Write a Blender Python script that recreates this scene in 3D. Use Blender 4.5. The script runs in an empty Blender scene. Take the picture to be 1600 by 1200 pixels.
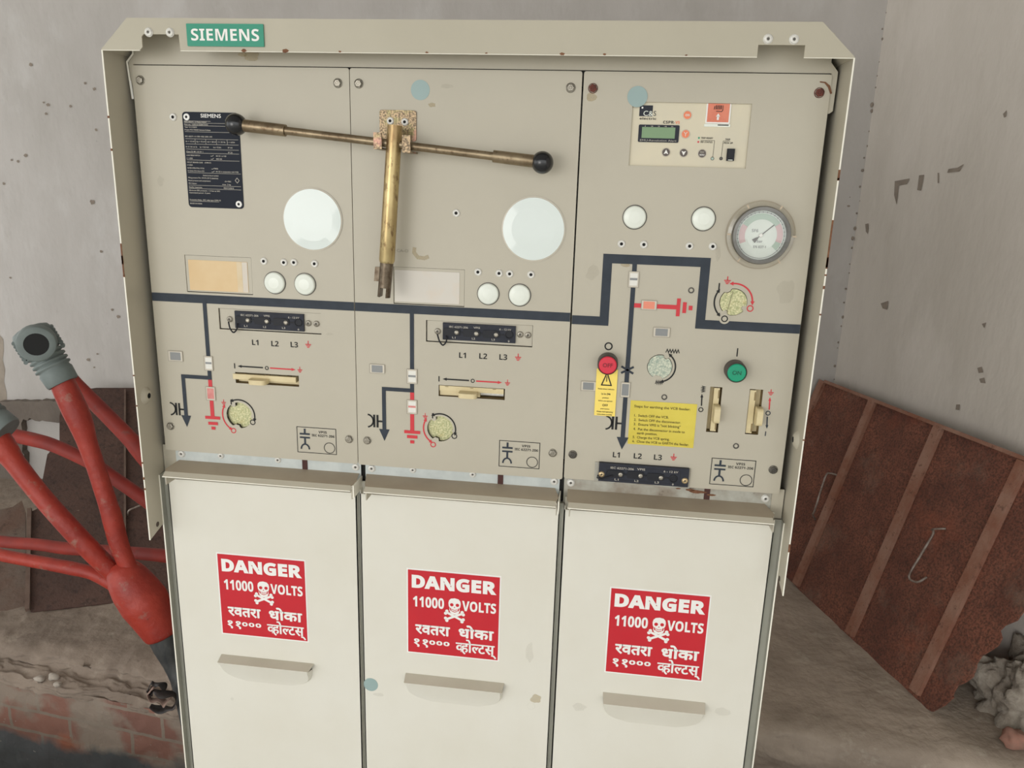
import bpy, bmesh, math, random
from mathutils import Vector, Matrix, noise
random.seed(7)
SC = bpy.context.scene
COL = SC.collection
PI = math.pi
# ------------------------------------------------------------------ camera
ZP = 1.4                                     # height of the upper edge of the front panels above the floor
FPX = 1184.41
CAM = Vector((0.6631, -1.0482, ZP - 0.1485))
_r = Vector((0.2507, 0.1191, 0.0453))
RC = Matrix.Rotation(_r.length, 3, _r.normalized()) @ Matrix(((1, 0, 0), (0, 0, -1), (0, 1, 0)))   # world -> (right, down, forward)
cd = bpy.data.cameras.new('camera'); cam = bpy.data.objects.new('camera', cd); COL.objects.link(cam)
cd.sensor_width = 36; cd.sensor_fit = 'HORIZONTAL'; cd.lens = FPX / 1600 * 36; cd.clip_start = 0.02
M3 = Matrix((RC[0], -RC[1], -RC[2])).transposed()
cam.matrix_world = Matrix.Translation(CAM) @ M3.to_4x4()
SC.camera = cam
SC.view_settings.view_transform = 'Standard'; SC.view_settings.look = 'None'
SC.view_settings.gamma = 1; SC.view_settings.use_curve_mapping = False
SC.view_settings.exposure = 0.10
# ------------------------------------------------------------------ daylight
wd = bpy.data.worlds.new('daylight'); SC.world = wd; wd.use_nodes = True
wd.node_tree.nodes['Background'].inputs[0].default_value = (0.985, 1.0, 0.985, 1)
wd.node_tree.nodes['Background'].inputs[1].default_value = 1.62
def area(name, loc, target, sx, sy, power, col):
    l = bpy.data.lights.new(name, 'AREA'); l.shape = 'RECTANGLE'; l.size = sx; l.size_y = sy; l.energy = power; l.color = col
    o = bpy.data.objects.new(name, l); COL.objects.link(o); o.location = loc
    o.rotation_euler = (Vector(target) - Vector(loc)).to_track_quat('-Z', 'Y').to_euler(); return o
area('left_fill_light', (-1.6, -4.6, 1.1), (0.40, 0.0, 0.9), 2.0, 1.8, 40, (1.0, 0.97, 0.93))  # weak area lamp added at the left to give the sky light a direction

# ------------------------------------------------------------------ helpers
def ray(u, v):
    return (M3 @ Vector(((u - 800) / FPX, -(v - 600) / FPX, -1.0)))
def T(u, v, y):                              # the point at depth y seen at (u, v)
    d = ray(u, v); return CAM + d * ((y - CAM.y) / d.y)
def TZ(u, v, z):
    d = ray(u, v); return CAM + d * ((z - CAM.z) / d.z)
def TPL(u, v, p, n):
    d = ray(u, v); return CAM + d * ((p - CAM).dot(n) / d.dot(n))
def F(u, v, y=0.0):
    p = T(u, v, y); return (p.x, p.z)
def S(u, v, y=0.0):                          # metres per pixel there
    return (T(u + 5, v, y) - T(u - 5, v, y)).length / 10
def lin(c): return c / 12.92 if c <= 0.04045 else ((c + 0.055) / 1.055) ** 2.4
def rgb(r, g, b): return (lin(r / 255), lin(g / 255), lin(b / 255), 1)

def mat(name, c1, c2=None, rough=0.5, metal=0.0, scale=8.0, detail=4, lo=0.35, hi=0.65, bump=0.0, bscale=60, coat=0.0, spec=0.5,
        spots=None, alpha=1.0, stretch=None):
    m = bpy.data.materials.new(name); m.use_nodes = True
    nt = m.node_tree; N = nt.nodes; L = nt.links; b = N['Principled BSDF']
    b.inputs['Roughness'].default_value = rough; b.inputs['Metallic'].default_value = metal
    b.inputs['Coat Weight'].default_value = coat; b.inputs['Specular IOR Level'].default_value = spec
    b.inputs['Base Color'].default_value = c1; b.inputs['Alpha'].default_value = alpha
    tc = N.new('ShaderNodeTexCoord'); vec = tc.outputs['Object']
    if stretch:
        mp = N.new('ShaderNodeMapping'); mp.inputs['Scale'].default_value = stretch; L.new(vec, mp.inputs[0]); vec = mp.outputs[0]
    out = None
    if c2:
        n = N.new('ShaderNodeTexNoise'); n.inputs['Scale'].default_value = scale; n.inputs['Detail'].default_value = detail
        n.inputs['Roughness'].default_value = 0.6; L.new(vec, n.inputs['Vector'])
        r = N.new('ShaderNodeValToRGB'); r.color_ramp.elements[0].position = lo; r.color_ramp.elements[1].position = hi
        r.color_ramp.elements[0].color = c1; r.color_ramp.elements[1].color = c2
        L.new(n.outputs['Fac'], r.inputs[0]); out = r.outputs[0]
    for (col, sc, a, bb, amt) in (spots or []):   # (colour, scale, ramp start, ramp end, amount)
        n = N.new('ShaderNodeTexNoise'); n.inputs['Scale'].default_value = sc; n.inputs['Detail'].default_value = 5
        n.inputs['Roughness'].default_value = 0.65; L.new(vec, n.inputs['Vector'])
        mr = N.new('ShaderNodeMapRange'); mr.inputs[1].default_value = a; mr.inputs[2].default_value = bb; mr.inputs[4].default_value = amt
        L.new(n.outputs['Fac'], mr.inputs[0])
        mx = N.new('ShaderNodeMix'); mx.data_type = 'RGBA'; L.new(mr.outputs[0], mx.inputs[0])
        if out: L.new(out, mx.inputs[6])
        else: mx.inputs[6].default_value = c1
        mx.inputs[7].default_value = col; out = mx.outputs[2]
    if out: L.new(out, b.inputs['Base Color'])
    if bump:
        n = N.new('ShaderNodeTexNoise'); n.inputs['Scale'].default_value = bscale; n.inputs['Detail'].default_value = 6
        L.new(vec, n.inputs['Vector'])
        bp = N.new('ShaderNodeBump'); bp.inputs['Strength'].default_value = bump; bp.inputs['Distance'].default_value = 0.01
        L.new(n.outputs['Fac'], bp.inputs['Height']); L.new(bp.outputs[0], b.inputs['Normal'])
    return m

PAINT = mat('beige_paint', rgb(188, 181, 164), rgb(184, 177, 160), rough=0.42, scale=5, bump=0.02, bscale=400,
            spots=[(rgb(178, 168, 148), 14, 0.70, 0.80, 0.35)])
DOORP = mat('door_paint', rgb(225, 222, 211), rgb(220, 216, 203), rough=0.38, scale=4, bump=0.02, bscale=400,
            spots=[(rgb(176, 166, 146), 16, 0.70, 0.82, 0.35)])
HOODP = mat('hood_paint', rgb(183, 176, 157), rgb(178, 171, 152), rough=0.42, scale=6, spots=[(rgb(160, 130, 90), 22, 0.74, 0.84, 0.4)])
EDGE = mat('bare_edge_paint', rgb(240, 236, 222), rough=0.45)
DARK = mat('dark_gap', rgb(34, 33, 31), rough=0.8)
CARC = mat('carcass_grey_green', rgb(168, 167, 155), rgb(157, 156, 145), rough=0.5)
GALV = mat('galvanised_steel', rgb(202, 207, 204), rgb(186, 192, 190), rough=0.5, metal=0.25, scale=30)
GALVR = mat('stained_galvanised_steel', rgb(186, 186, 176), rgb(150, 140, 126), rough=0.5, metal=0.3, scale=22, spots=[(rgb(84, 62, 48), 45, 0.60, 0.70, 0.9)])
STEEL = mat('dull_steel', rgb(178, 172, 160), rgb(140, 134, 122), rough=0.35, metal=0.8, scale=120)
ALU = mat('rivet_aluminium', rgb(228, 226, 219), rgb(206, 203, 196), rough=0.45, metal=0.1, scale=200)
RUSTS = mat('rusty_screw', rgb(120, 62, 50), rgb(88, 48, 40), rough=0.7, metal=0.2, scale=150)
DARKS = mat('dark_steel', rgb(100, 96, 90), rgb(80, 77, 72), rough=0.45, metal=0.6, scale=100)
BLACK = mat('print_black', rgb(44, 44, 44), rough=0.6, spec=0.2)
NAVY = mat('print_slate', rgb(60, 66, 75), rgb(54, 60, 68), rough=0.55, scale=40, spec=0.2)
RED = mat('print_red', rgb(206, 48, 58), rough=0.5)
WHITE = mat('print_white', rgb(240, 238, 234), rough=0.45)
SIGNR = mat('sign_red', rgb(200, 36, 48), rgb(196, 32, 46), rough=0.35, scale=20)
GREENB = mat('brand_green', rgb(20, 140, 112), rough=0.4)
PLATEB = mat('nameplate_black', rgb(36, 40, 50), rough=0.55, spec=0.15)
WGLASS = mat('white_disc', rgb(224, 232, 228), rough=0.05, spec=0.4)
CAPW = mat('white_cap', rgb(232, 236, 226), rough=0.25)
TEAL = mat('teal_dot', rgb(150, 172, 170), rough=0.4)
TAPE = mat('faded_label', rgb(226, 200, 158), rgb(218, 186, 138), rough=0.55, scale=10, spots=[(rgb(214, 204, 184), 9, 0.56, 0.66, 0.8)])
TAPE2 = mat('pale_label', rgb(212, 206, 196), rgb(220, 196, 170), rough=0.5, scale=9, lo=0.5, hi=0.72)
CREAM = mat('relay_cream', rgb(218, 208, 182), rgb(210, 202, 180), rough=0.4, scale=14)
LCD = mat('lcd_green', rgb(122, 152, 112), rough=0.3)
ORANGE = mat('orange_key', rgb(236, 132, 92), rough=0.45)
SALMON = mat('orange_card', rgb(226, 136, 110), rgb(218, 124, 98), rough=0.5, scale=60)
GREYK = mat('grey_key', rgb(92, 82, 76), rough=0.5)
DEVB = mat('device_black', rgb(56, 58, 66), rgb(50, 52, 60), rough=0.55, scale=60, spec=0.15)
DEVH = mat('device_black_raised', rgb(38, 39, 44), rough=0.5, spec=0.25)
DEVT = mat('device_print', rgb(190, 184, 172), rough=0.5)
IVORY = mat('ivory_plastic', rgb(222, 206, 164), rgb(212, 195, 152), rough=0.45, scale=40)
IVORYD = mat('ivory_slot', rgb(150, 130, 90), rgb(128, 108, 72), rough=0.6, scale=40)
ZINC = mat('zinc_passivated', rgb(214, 208, 166), rgb(160, 164, 120), rough=0.42, metal=0.35, scale=420, lo=0.38, hi=0.62,
           spots=[(rgb(186, 168, 108), 110, 0.55, 0.7, 0.5)])
ZINCG = mat('zinc_grey_green', rgb(208, 210, 190), rgb(150, 164, 150), rough=0.42, metal=0.3, scale=400, lo=0.38, hi=0.62)
ZINCR = mat('iridescent_zinc', rgb(174, 150, 118), rgb(96, 82, 64), rough=0.38, metal=0.5, scale=420, lo=0.42, hi=0.58,
            spots=[(rgb(150, 152, 92), 25, 0.5, 0.62, 0.6), (rgb(196, 140, 128), 30, 0.56, 0.66, 0.6)])
BRASS = mat('brassy_tube', rgb(196, 176, 128), rgb(158, 134, 94), rough=0.30, metal=0.8, scale=26, spots=[(rgb(104, 78, 54), 130, 0.54, 0.64, 0.7), (rgb(128, 92, 62), 14, 0.55, 0.68, 0.6)], stretch=(1, 1, 0.5))
BRONZE = mat('dull_bronze_bar', rgb(160, 144, 118), rgb(126, 110, 88), rough=0.38, metal=0.8, scale=40, spots=[(rgb(90, 66, 46), 160, 0.58, 0.66, 0.6)])
TIPM = mat('worn_steel_tip', rgb(120, 108, 92), rgb(84, 70, 56), rough=0.4, metal=0.75, scale=120)
BALL = mat('black_ball', rgb(22, 23, 27), rough=0.22, coat=0.3)
BTNR = mat('button_red', rgb(214, 44, 66), rough=0.4)
BTNG = mat('button_green', rgb(0, 150, 112), rough=0.4)
BTNB = mat('button_collar', rgb(66, 58, 54), rough=0.45)
BTNT = mat('button_print', rgb(120, 22, 34), rough=0.5)
BTNTG = mat('button_print_green', rgb(0, 84, 62), rough=0.5)
YEL = mat('tag_yellow', rgb(252, 224, 110), rough=0.5)
GOLD = mat('gold_sticker', rgb(222, 204, 84), rgb(212, 192, 72), rough=0.35, metal=0.1, scale=12, bump=0.25, bscale=22)
GOLDT = mat('sticker_print', rgb(96, 84, 20), rough=0.5)
TAN = mat('old_glue', rgb(190, 168, 122), rgb(198, 182, 146), rough=0.6, scale=60, alpha=0.38)
FAINT = mat('scuff', rgb(160, 150, 132), rgb(176, 168, 150), rough=0.6, scale=80, alpha=0.09)
RUSTT = mat('rust_chip', rgb(104, 66, 46), rgb(128, 88, 60), rough=0.8, scale=200)
GREYI = mat('indicator_grey', rgb(136, 138, 138), rough=0.35)
REDI = mat('indicator_red', rgb(222, 150, 142), rgb(206, 120, 116), rough=0.4, scale=60)
ORI = mat('indicator_orange', rgb(232, 142, 116), rough=0.35)
WIN = mat('indicator_window', rgb(206, 198, 183), rough=0.2)
GAUGEG = mat('gauge_green', rgb(172, 192, 178), rough=0.4)
GAUGER = mat('gauge_pink', rgb(208, 176, 178), rough=0.4)
GAUGEB = mat('gauge_bezel', rgb(122, 120, 116), rgb(98, 96, 92), rough=0.3, metal=0.5, scale=30)
GAUGEW = mat('gauge_white', rgb(226, 232, 226), rgb(214, 222, 216), rough=0.35, scale=20)
BOOT = mat('grey_rubber', rgb(124, 133, 131), rgb(112, 121, 119), rough=0.55, scale=20)
CABR = mat('red_cable', rgb(172, 58, 43), rgb(148, 46, 36), rough=0.5, scale=14, bump=.25, bscale=60, spots=[(rgb(150, 118, 104), 26, 0.60, 0.70, 0.6), (rgb(84, 30, 26), 60, 0.66, 0.72, 0.7)])
CABD = mat('dusty_red_cable', rgb(162, 54, 42), rgb(130, 44, 38), rough=0.6, scale=12, spots=[(rgb(118, 90, 84), 22, 0.60, 0.72, 0.5)])
SHEATH = mat('black_sheath', rgb(52, 54, 56), rgb(74, 74, 72), rough=0.55, scale=25, stretch=(3, 3, 1))
HOLEB = mat('bore_black', rgb(12, 12, 13), rough=0.7)
def glassy(name, tint, fac, rough=0.05):
    m = bpy.data.materials.new(name); m.use_nodes = True; nt = m.node_tree; N = nt.nodes; L = nt.links
    N.remove(N['Principled BSDF']); t = N.new('ShaderNodeBsdfTransparent'); t.inputs[0].default_value = tint
    g = N.new('ShaderNodeBsdfGlossy'); g.inputs['Roughness'].default_value = rough
    mx = N.new('ShaderNodeMixShader'); mx.inputs[0].default_value = fac
    L.new(t.outputs[0], mx.inputs[1]); L.new(g.outputs[0], mx.inputs[2]); L.new(mx.outputs[0], N['Material Output'].inputs[0]); return m
CLEAR = glassy('clear_cover', (0.97, 0.97, 0.95, 1), 0.10)
CLEARY = glassy('aged_clear_plastic', (0.975, 0.96, 0.93, 1), 0.10, 0.15)

# ------------------------------------------------------------------ text
MT = str.maketrans({**{chr(65 + i): chr(0x1D5D4 + i) for i in range(26)}, **{chr(97 + i): chr(0x1D5EE + i) for i in range(26)}, **{chr(48 + i): chr(0x1D7EC + i) for i in range(10)}})
_tc = {}
def glyphs(s, bold=True, offset=0.0):
    key = (s, bold, offset)
    if key not in _tc:
        c = bpy.data.curves.new('lettering', 'FONT'); c.body = s.translate(MT) if bold else s; c.size = 1; c.resolution_u = 3; c.offset = offset
        o = bpy.data.objects.new('lettering', c)
        me = bpy.data.meshes.new_from_object(o)
        V = [tuple(v.co) for v in me.vertices]; P = [tuple(p.vertices) for p in me.polygons]
        bpy.data.objects.remove(o); bpy.data.curves.remove(c); bpy.data.meshes.remove(me)
        _tc[key] = (V, P)
    return _tc[key]
def glyph_w(s, bold=True):
    V = glyphs(s, bold)[0]; return (min(v[0] for v in V), max(v[0] for v in V))
def clip_right(V, P, xmax):                  # drop what lies right of xmax (for half forms of letters)
    bm = bmesh.new(); vs = [bm.verts.new(v) for v in V]
    for p in P:
        try: bm.faces.new([vs[i] for i in p])
        except ValueError: pass
    bmesh.ops.bisect_plane(bm, geom=bm.verts[:] + bm.edges[:] + bm.faces[:], plane_co=(xmax, 0, 0), plane_no=(1, 0, 0), clear_outer=True)
    bm.verts.index_update(); r = ([tuple(v.co) for v in bm.verts], [tuple(v.index for v in f.verts) for f in bm.faces]); bm.free(); return r
_cc = {}
def fill2d(outline, holes, thick):           # filled outline with holes -> mesh data in local x, y, z
    c = bpy.data.curves.new('outline', 'CURVE'); c.dimensions = '2D'; c.fill_mode = 'BOTH'; c.extrude = thick / 2
    for pts in [outline] + list(holes):
        sp = c.splines.new('POLY'); sp.points.add(len(pts) - 1); sp.use_cyclic_u = True
        for q, (a, b) in zip(sp.points, pts): q.co = (a, b, 0, 1)
    o = bpy.data.objects.new('outline', c); me = bpy.data.meshes.new_from_object(o)
    V = [tuple(v.co) for v in me.vertices]; P = [tuple(p.vertices) for p in me.polygons]
    bpy.data.objects.remove(o); bpy.data.curves.remove(c); bpy.data.meshes.remove(me); return V, P

# ------------------------------------------------------------------ mesh builder
class MB:
    def __init__(s): s.v = []; s.f = []; s.m = []; s.mats = []; s.sm = []
    def mi(s, m):
        if m not in s.mats: s.mats.append(m)
        return s.mats.index(m)
    def add(s, V, P, m, smooth=False):
        k = len(s.v); s.v += [tuple(x) for x in V]; i = s.mi(m)
        for p in P: s.f.append([k + a for a in p]); s.m.append(i); s.sm.append(smooth)
        return s
    def box(s, x0, x1, y0, y1, z0, z1, m):
        V = [(x, y, z) for x in (x0, x1) for y in (y0, y1) for z in (z0, z1)]
        return s.add(V, [(0, 1, 3, 2), (4, 6, 7, 5), (0, 4, 5, 1), (2, 3, 7, 6), (0, 2, 6, 4), (1, 5, 7, 3)], m)
    def hexa(s, V, m):                        # 8 corners: front 4 (ccw) then back 4
        return s.add(V, [(0, 1, 2, 3), (7, 6, 5, 4), (0, 4, 5, 1), (1, 5, 6, 2), (2, 6, 7, 3), (3, 7, 4, 0)], m)
    def slab(s, pts, off, m):                 # 3d polygon extruded by a vector
        n = len(pts); V = list(pts) + [Vector(p) + off for p in pts]
        return s.add(V, [tuple(range(n)), tuple(range(2 * n - 1, n - 1, -1))] + [(i, i + n, (i + 1) % n + n, (i + 1) % n) for i in range(n)], m)
    def lathe(s, cx, cz, y0, prof, m, n=32, smooth=True, a0=0, a1=2 * PI):   # profile (r, outwards); axis along -y; m = material or one per band
        full = abs(a1 - a0 - 2 * PI) < 1e-6; k = n if full else n + 1
        ms = m if isinstance(m, list) else [m] * (len(prof) - 1)
        for j in range(len(prof) - 1):
            V = []
            for (r, d) in (prof[j], prof[j + 1]):
                V += [(cx + r * math.cos(a0 + (a1 - a0) * i / n), y0 - d, cz + r * math.sin(a0 + (a1 - a0) * i / n)) for i in range(k)]
            P = [(i, (i + 1) % k if full else i + 1, k + ((i + 1) % k if full else i + 1), k + i) for i in range(n)]
            s.add(V, P, ms[j], smooth)
        return s
    def plate(s, outline, holes, y, thick, m):            # front face at y
        V, P = fill2d(outline, holes, thick)
        return s.add([(a, y + thick / 2 - c, b) for (a, b, c) in V], P, m)
    def poly(s, pts, y, m): return s.add([(a, y, b) for a, b in pts], [tuple(range(len(pts)))], m)
    def rect(s, x0, x1, z0, z1, y, m): return s.poly([(x0, z0), (x1, z0), (x1, z1), (x0, z1)], y, m)
    def disc(s, cx, cz, r, y, m, n=28): return s.poly([(cx + r * math.cos(2 * PI * i / n), cz + r * math.sin(2 * PI * i / n)) for i in range(n)], y, m)
    def stroke(s, pts, w, y, m, closed=False):            # flat mitred ribbon
        n = len(pts); L = []; R = []
        for i in range(n):
            p = Vector(pts[i]); a = Vector(pts[i - 1]) if (i or closed) else None; b = Vector(pts[(i + 1) % n]) if (i < n - 1 or closed) else None
            d1 = (p - a).normalized() if a is not None else (b - p).normalized(); d2 = (b - p).normalized() if b is not None else d1
            t = (d1 + d2).normalized(); nn = Vector((-t.y, t.x)); k = w / 2 / max(0.3, nn.dot(Vector((-d1.y, d1.x))))
            L.append(p + nn * k); R.append(p - nn * k)
        V = [(q.x, y, q.y) for q in L] + [(q.x, y, q.y) for q in R]
        return s.add(V, [(i, n + i, n + (i + 1) % n, (i + 1) % n) for i in range(n if closed else n - 1)], m)
    def ring(s, cx, cz, r, w, y, m, n=28): return s.stroke([(cx + r * math.cos(2 * PI * i / n), cz + r * math.sin(2 * PI * i / n)) for i in range(n)], w, y, m, True)
    def arc(s, cx, cz, r, d0, d1, w, y, m, heads=(True, True), hs=2.6):
        A = [math.radians(d0 + (d1 - d0) * i / 18) for i in range(19)]
        s.stroke([(cx + r * math.cos(a), cz + r * math.sin(a)) for a in A], w, y, m)
        sg = 1 if d1 > d0 else -1
        for on, a, g in ((heads[0], A[0], -sg), (heads[1], A[-1], sg)):
            if on:
                p = Vector((cx + r * math.cos(a), cz + r * math.sin(a))); t = Vector((-math.sin(a), math.cos(a))) * g; q = Vector((math.cos(a), math.sin(a)))
                s.poly([p + t * w * hs, p + q * w * hs / 2, p - q * w * hs / 2][::g], y - 0.00002, m)
        return s
    def arrow(s, a, b, w, y, m, hl=3.0, hw=2.2):
        a = Vector(a); b = Vector(b); d = (b - a).normalized(); n = Vector((-d.y, d.x))
        s.stroke([a, b - d * w * (hl - 0.3)], w, y, m)
        return s.poly([b, b - d * w * hl + n * w * hw / 2, b - d * w * hl - n * w * hw / 2], y - 0.00002, m)
    def text(s, t, xc, zb, w, h, y, m, bold=True, offset=0.0, align='c'):
        V, P = glyphs(t, bold, offset)
        if not V: return s
        x0 = min(v[0] for v in V); x1 = max(v[0] for v in V); kx = w / (x1 - x0) if w else h / 0.714
        left = xc - (x1 - x0) * kx / 2 if align == 'c' else xc
        kz = h / (0.714 if bold else 0.70)
        return s.add([(left + (v[0] - x0) * kx, y, zb + v[1] * kz) for v in V], P, m)
    def tube(s, pts, rs, m, n=16, caps=True, smooth=True):
        pts = [Vector(p) for p in pts]; k = len(pts); rs = rs if isinstance(rs, (list, tuple)) else [rs] * k
        ref = None; rings = []
        for i in range(k):
            t = (pts[min(i + 1, k - 1)] - pts[max(i - 1, 0)]).normalized()
            if ref is None: ref = t.orthogonal().normalized()
            ref = (ref - t * ref.dot(t)).normalized(); b = t.cross(ref)
            rings.append([pts[i] + (ref * math.cos(2 * PI * j / n) + b * math.sin(2 * PI * j / n)) * rs[i] for j in range(n)])
        V = [p for r in rings for p in r]
        P = [(i * n + j, i * n + (j + 1) % n, (i + 1) * n + (j + 1) % n, (i + 1) * n + j) for i in range(k - 1) for j in range(n)]
        s.add(V, P, m, smooth)
        if caps: s.add(rings[0], [tuple(range(n - 1, -1, -1))], m); s.add(rings[-1], [tuple(range(n))], m)
        return s
    def ball(s, c, r, m, n=24, sc=(1, 1, 1)):
        c = Vector(c); V = []; k = n // 2
        for i in range(k + 1):
            a = PI * i / k
            V += [c + Vector((r * sc[0] * math.sin(a) * math.cos(2 * PI * j / n), r * sc[1] * math.sin(a) * math.sin(2 * PI * j / n), r * sc[2] * math.cos(a))) for j in range(n)]
        return s.add(V, [(i * n + j, (i + 1) * n + j, (i + 1) * n + (j + 1) % n, i * n + (j + 1) % n) for i in range(k) for j in range(n)], m, True)
    def build(s, name, parent=None, origin=None):
        me = bpy.data.meshes.new(name); o0 = Vector(origin) if origin is not None else Vector((0, 0, 0))
        me.from_pydata([Vector(v) - o0 for v in s.v], [], s.f)
        for m in s.mats: me.materials.append(m)
        me.polygons.foreach_set('material_index', s.m); me.polygons.foreach_set('use_smooth', s.sm); me.update()
        o = bpy.data.objects.new(name, me); COL.objects.link(o); o.location = o0
        if parent is not None:
            o.parent = parent; w = Vector((0, 0, 0)); p = parent
            while p is not None: w += p.location; p = p.parent
            o.location = o0 - w
        return o
def weld(o, dist=1e-5):
    bm = bmesh.new(); bm.from_mesh(o.data); bmesh.ops.remove_doubles(bm, verts=bm.verts, dist=dist); bmesh.ops.recalc_face_normals(bm, faces=bm.faces)
    bm.to_mesh(o.data); bm.free(); return o
def thing(name, label, cat, loc=(0, 0, 0), group=None):
    o = bpy.data.objects.new(name, None); COL.objects.link(o); o.location = loc; return tag(o, label, cat, group)
def tag(o, label, cat, group=None, kind=None):
    o['label'] = label; o['category'] = cat
    if group: o['group'] = group
    if kind: o['kind'] = kind
    return o
def struct(o): o['kind'] = 'structure'; return o
def smooth_path(pts, k=6):                    # Catmull-Rom through (point, radius) pairs
    P = [Vector(p) for p, r in pts]; R = [r for p, r in pts]; out = []; rad = []
    for i in range(len(P) - 1):
        a, b, c, d = P[max(i - 1, 0)], P[i], P[i + 1], P[min(i + 2, len(P) - 1)]
        for j in range(k):
            t = j / k
            out.append(0.5 * (2 * b + (c - a) * t + (2 * a - 5 * b + 4 * c - d) * t * t + (3 * b - a - 3 * c + d) * t ** 3)); rad.append(R[i] + (R[i + 1] - R[i]) * t)
    out.append(P[-1]); rad.append(R[-1]); return out, rad
def rrect(x0, x1, z0, z1, r, n=4):
    o = []
    for cx, cz, a in ((x1 - r, z1 - r, 0), (x0 + r, z1 - r, 90), (x0 + r, z0 + r, 180), (x1 - r, z0 + r, 270)):
        o += [(cx + r * math.cos(math.radians(a + 90 * i / n)), cz + r * math.sin(math.radians(a + 90 * i / n))) for i in range(n + 1)]
    return o
def qrect(tl, tr, br, bl, y=0.0):             # the upright rectangle on the panel nearest to four seen corners
    a, b, c, d = (F(*q, y) for q in (tl, tr, br, bl)); return ((a[0] + d[0]) / 2, (b[0] + c[0]) / 2, (c[1] + d[1]) / 2, (a[1] + b[1]) / 2)
def blob(cx, cz, rx, rz, seed, n=22):
    return [(cx + rx * (1 + 0.5 * noise.noise((math.cos(2 * PI * i / n) * 1.3 + seed, math.sin(2 * PI * i / n) * 1.3, seed * 3.1))) * math.cos(2 * PI * i / n),
             cz + rz * (1 + 0.5 * noise.noise((math.cos(2 * PI * i / n) * 1.3, math.sin(2 * PI * i / n) * 1.3 + seed, seed))) * math.sin(2 * PI * i / n)) for i in range(n)]

# ------------------------------------------------------------------ setting
def grid_surface(name, x0, x1, y0, y1, nx, ny, fn, m):
    V = [fn(x0 + (x1 - x0) * i / nx, y0 + (y1 - y0) * j / ny) for j in range(ny + 1) for i in range(nx + 1)]
    P = [(j * (nx + 1) + i, j * (nx + 1) + i + 1, (j + 1) * (nx + 1) + i + 1, (j + 1) * (nx + 1) + i) for j in range(ny) for i in range(nx)]
    b = MB(); b.add(V, P, m, True); return struct(b.build(name))
YW = 1.7
WALLM = mat('whitewash', rgb(196, 191, 187), rgb(183, 178, 173), rough=0.9, scale=2.2, detail=6, bump=0.25, bscale=18,
            spots=[(rgb(164, 158, 152), 7, 0.62, 0.80, 0.45), (rgb(120, 108, 100), 34, 0.71, 0.76, 0.7), (rgb(206, 203, 200), 3, 0.55, 0.7, 0.6)], stretch=(1.6, 1.6, 0.8))
WALLR = mat('whitewash_side', rgb(216, 208, 199), rgb(202, 194, 184), rough=0.9, scale=2.0, detail=6, bump=0.3, bscale=16,
            spots=[(rgb(176, 164, 152), 6, 0.60, 0.80, 0.45), (rgb(124, 113, 103), 30, 0.72, 0.77, 0.6), (rgb(226, 218, 210), 3, 0.55, 0.7, 0.5)], stretch=(1.6, 1.6, 0.7))
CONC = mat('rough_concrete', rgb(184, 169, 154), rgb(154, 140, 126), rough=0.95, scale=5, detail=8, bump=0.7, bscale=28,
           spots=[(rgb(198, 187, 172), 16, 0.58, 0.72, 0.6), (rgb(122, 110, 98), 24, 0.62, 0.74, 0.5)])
CONCL = mat('left_concrete', rgb(156, 141, 127), rgb(128, 114, 102), rough=0.95, scale=5, detail=8, bump=0.7, bscale=28,
           spots=[(rgb(178, 165, 150), 16, 0.58, 0.72, 0.6), (rgb(100, 88, 78), 24, 0.62, 0.74, 0.5)])  # darker copy of the rough concrete, for the left slab
MORT = mat('lumpy_mortar', rgb(182, 173, 160), rgb(132, 121, 109), rough=0.95, scale=16, detail=8, bump=0.9, bscale=40, spots=[(rgb(172, 116, 96), 10, 0.66, 0.72, 0.6)])
TARP = mat('dark_concrete_band', rgb(120, 110, 101), rgb(104, 95, 87), rough=0.95, scale=6, bump=0.4)
CX = T(1345, 300, YW).x                                       # the corner of the two walls
b = MB(); b.box(-3.2, CX + 0.02, YW, YW + 0.15, -0.05, 2.9, WALLM); struct(b.build('wall_back'))
ANG = math.radians(19.3)
wd_ = Vector((math.sin(ANG), -math.cos(ANG), 0)); wn = Vector((math.cos(ANG), math.sin(ANG), 0))
def side_wall(name, z0, z1, m, off=0.0, l0=0.0, l1=4.4):
    bb = MB(); p = Vector((CX, YW, 0)) + wn * off
    V = [p + wd_ * l0, p + wd_ * l1, p + wd_ * l1 + wn * 0.15, p + wd_ * l0 + wn * 0.15]
    bb.slab([q + Vector((0, 0, z0)) for q in V], Vector((0, 0, z1 - z0)), m); return struct(bb.build(name))
side_wall('wall_right', -0.05, 2.9, WALLR)
b = MB(); b.box(-6.0, 4.0, -2.5, YW + 0.2, 2.9, 3.0, mat('ceiling_white', rgb(190, 186, 180), rough=0.9)); struct(b.build('ceiling')); b = MB(); b.box(-6.0, 4.0, -2.6, -2.5, 2.38, 2.9, WALLM); struct(b.build('unseen_eave_beam'))  # unseen front beam, its height set to shape how sky light falls off
CHIP = mat('bare_cement', rgb(150, 138, 126), rgb(136, 125, 114), rough=0.95, scale=30)
b = MB()                                                      # the ragged render bead that runs down the corner, and chips of missing whitewash
for i in range(52):
    z = 0.55 + i * 0.044 + random.uniform(-.014, .014); r = random.uniform(.002, .0055)
    b.ball((CX - random.uniform(-.002, .006), YW - random.uniform(.0, .002), z), r, CHIP, 8, (1, 1, random.uniform(.8, 1.8)))
struct(b.build('trim_1'))
b = MB()
wp = Vector((CX, YW, 0)) - wn * 0.002
def on_side(u, v): return TPL(u, v, wp, wn)
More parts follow.
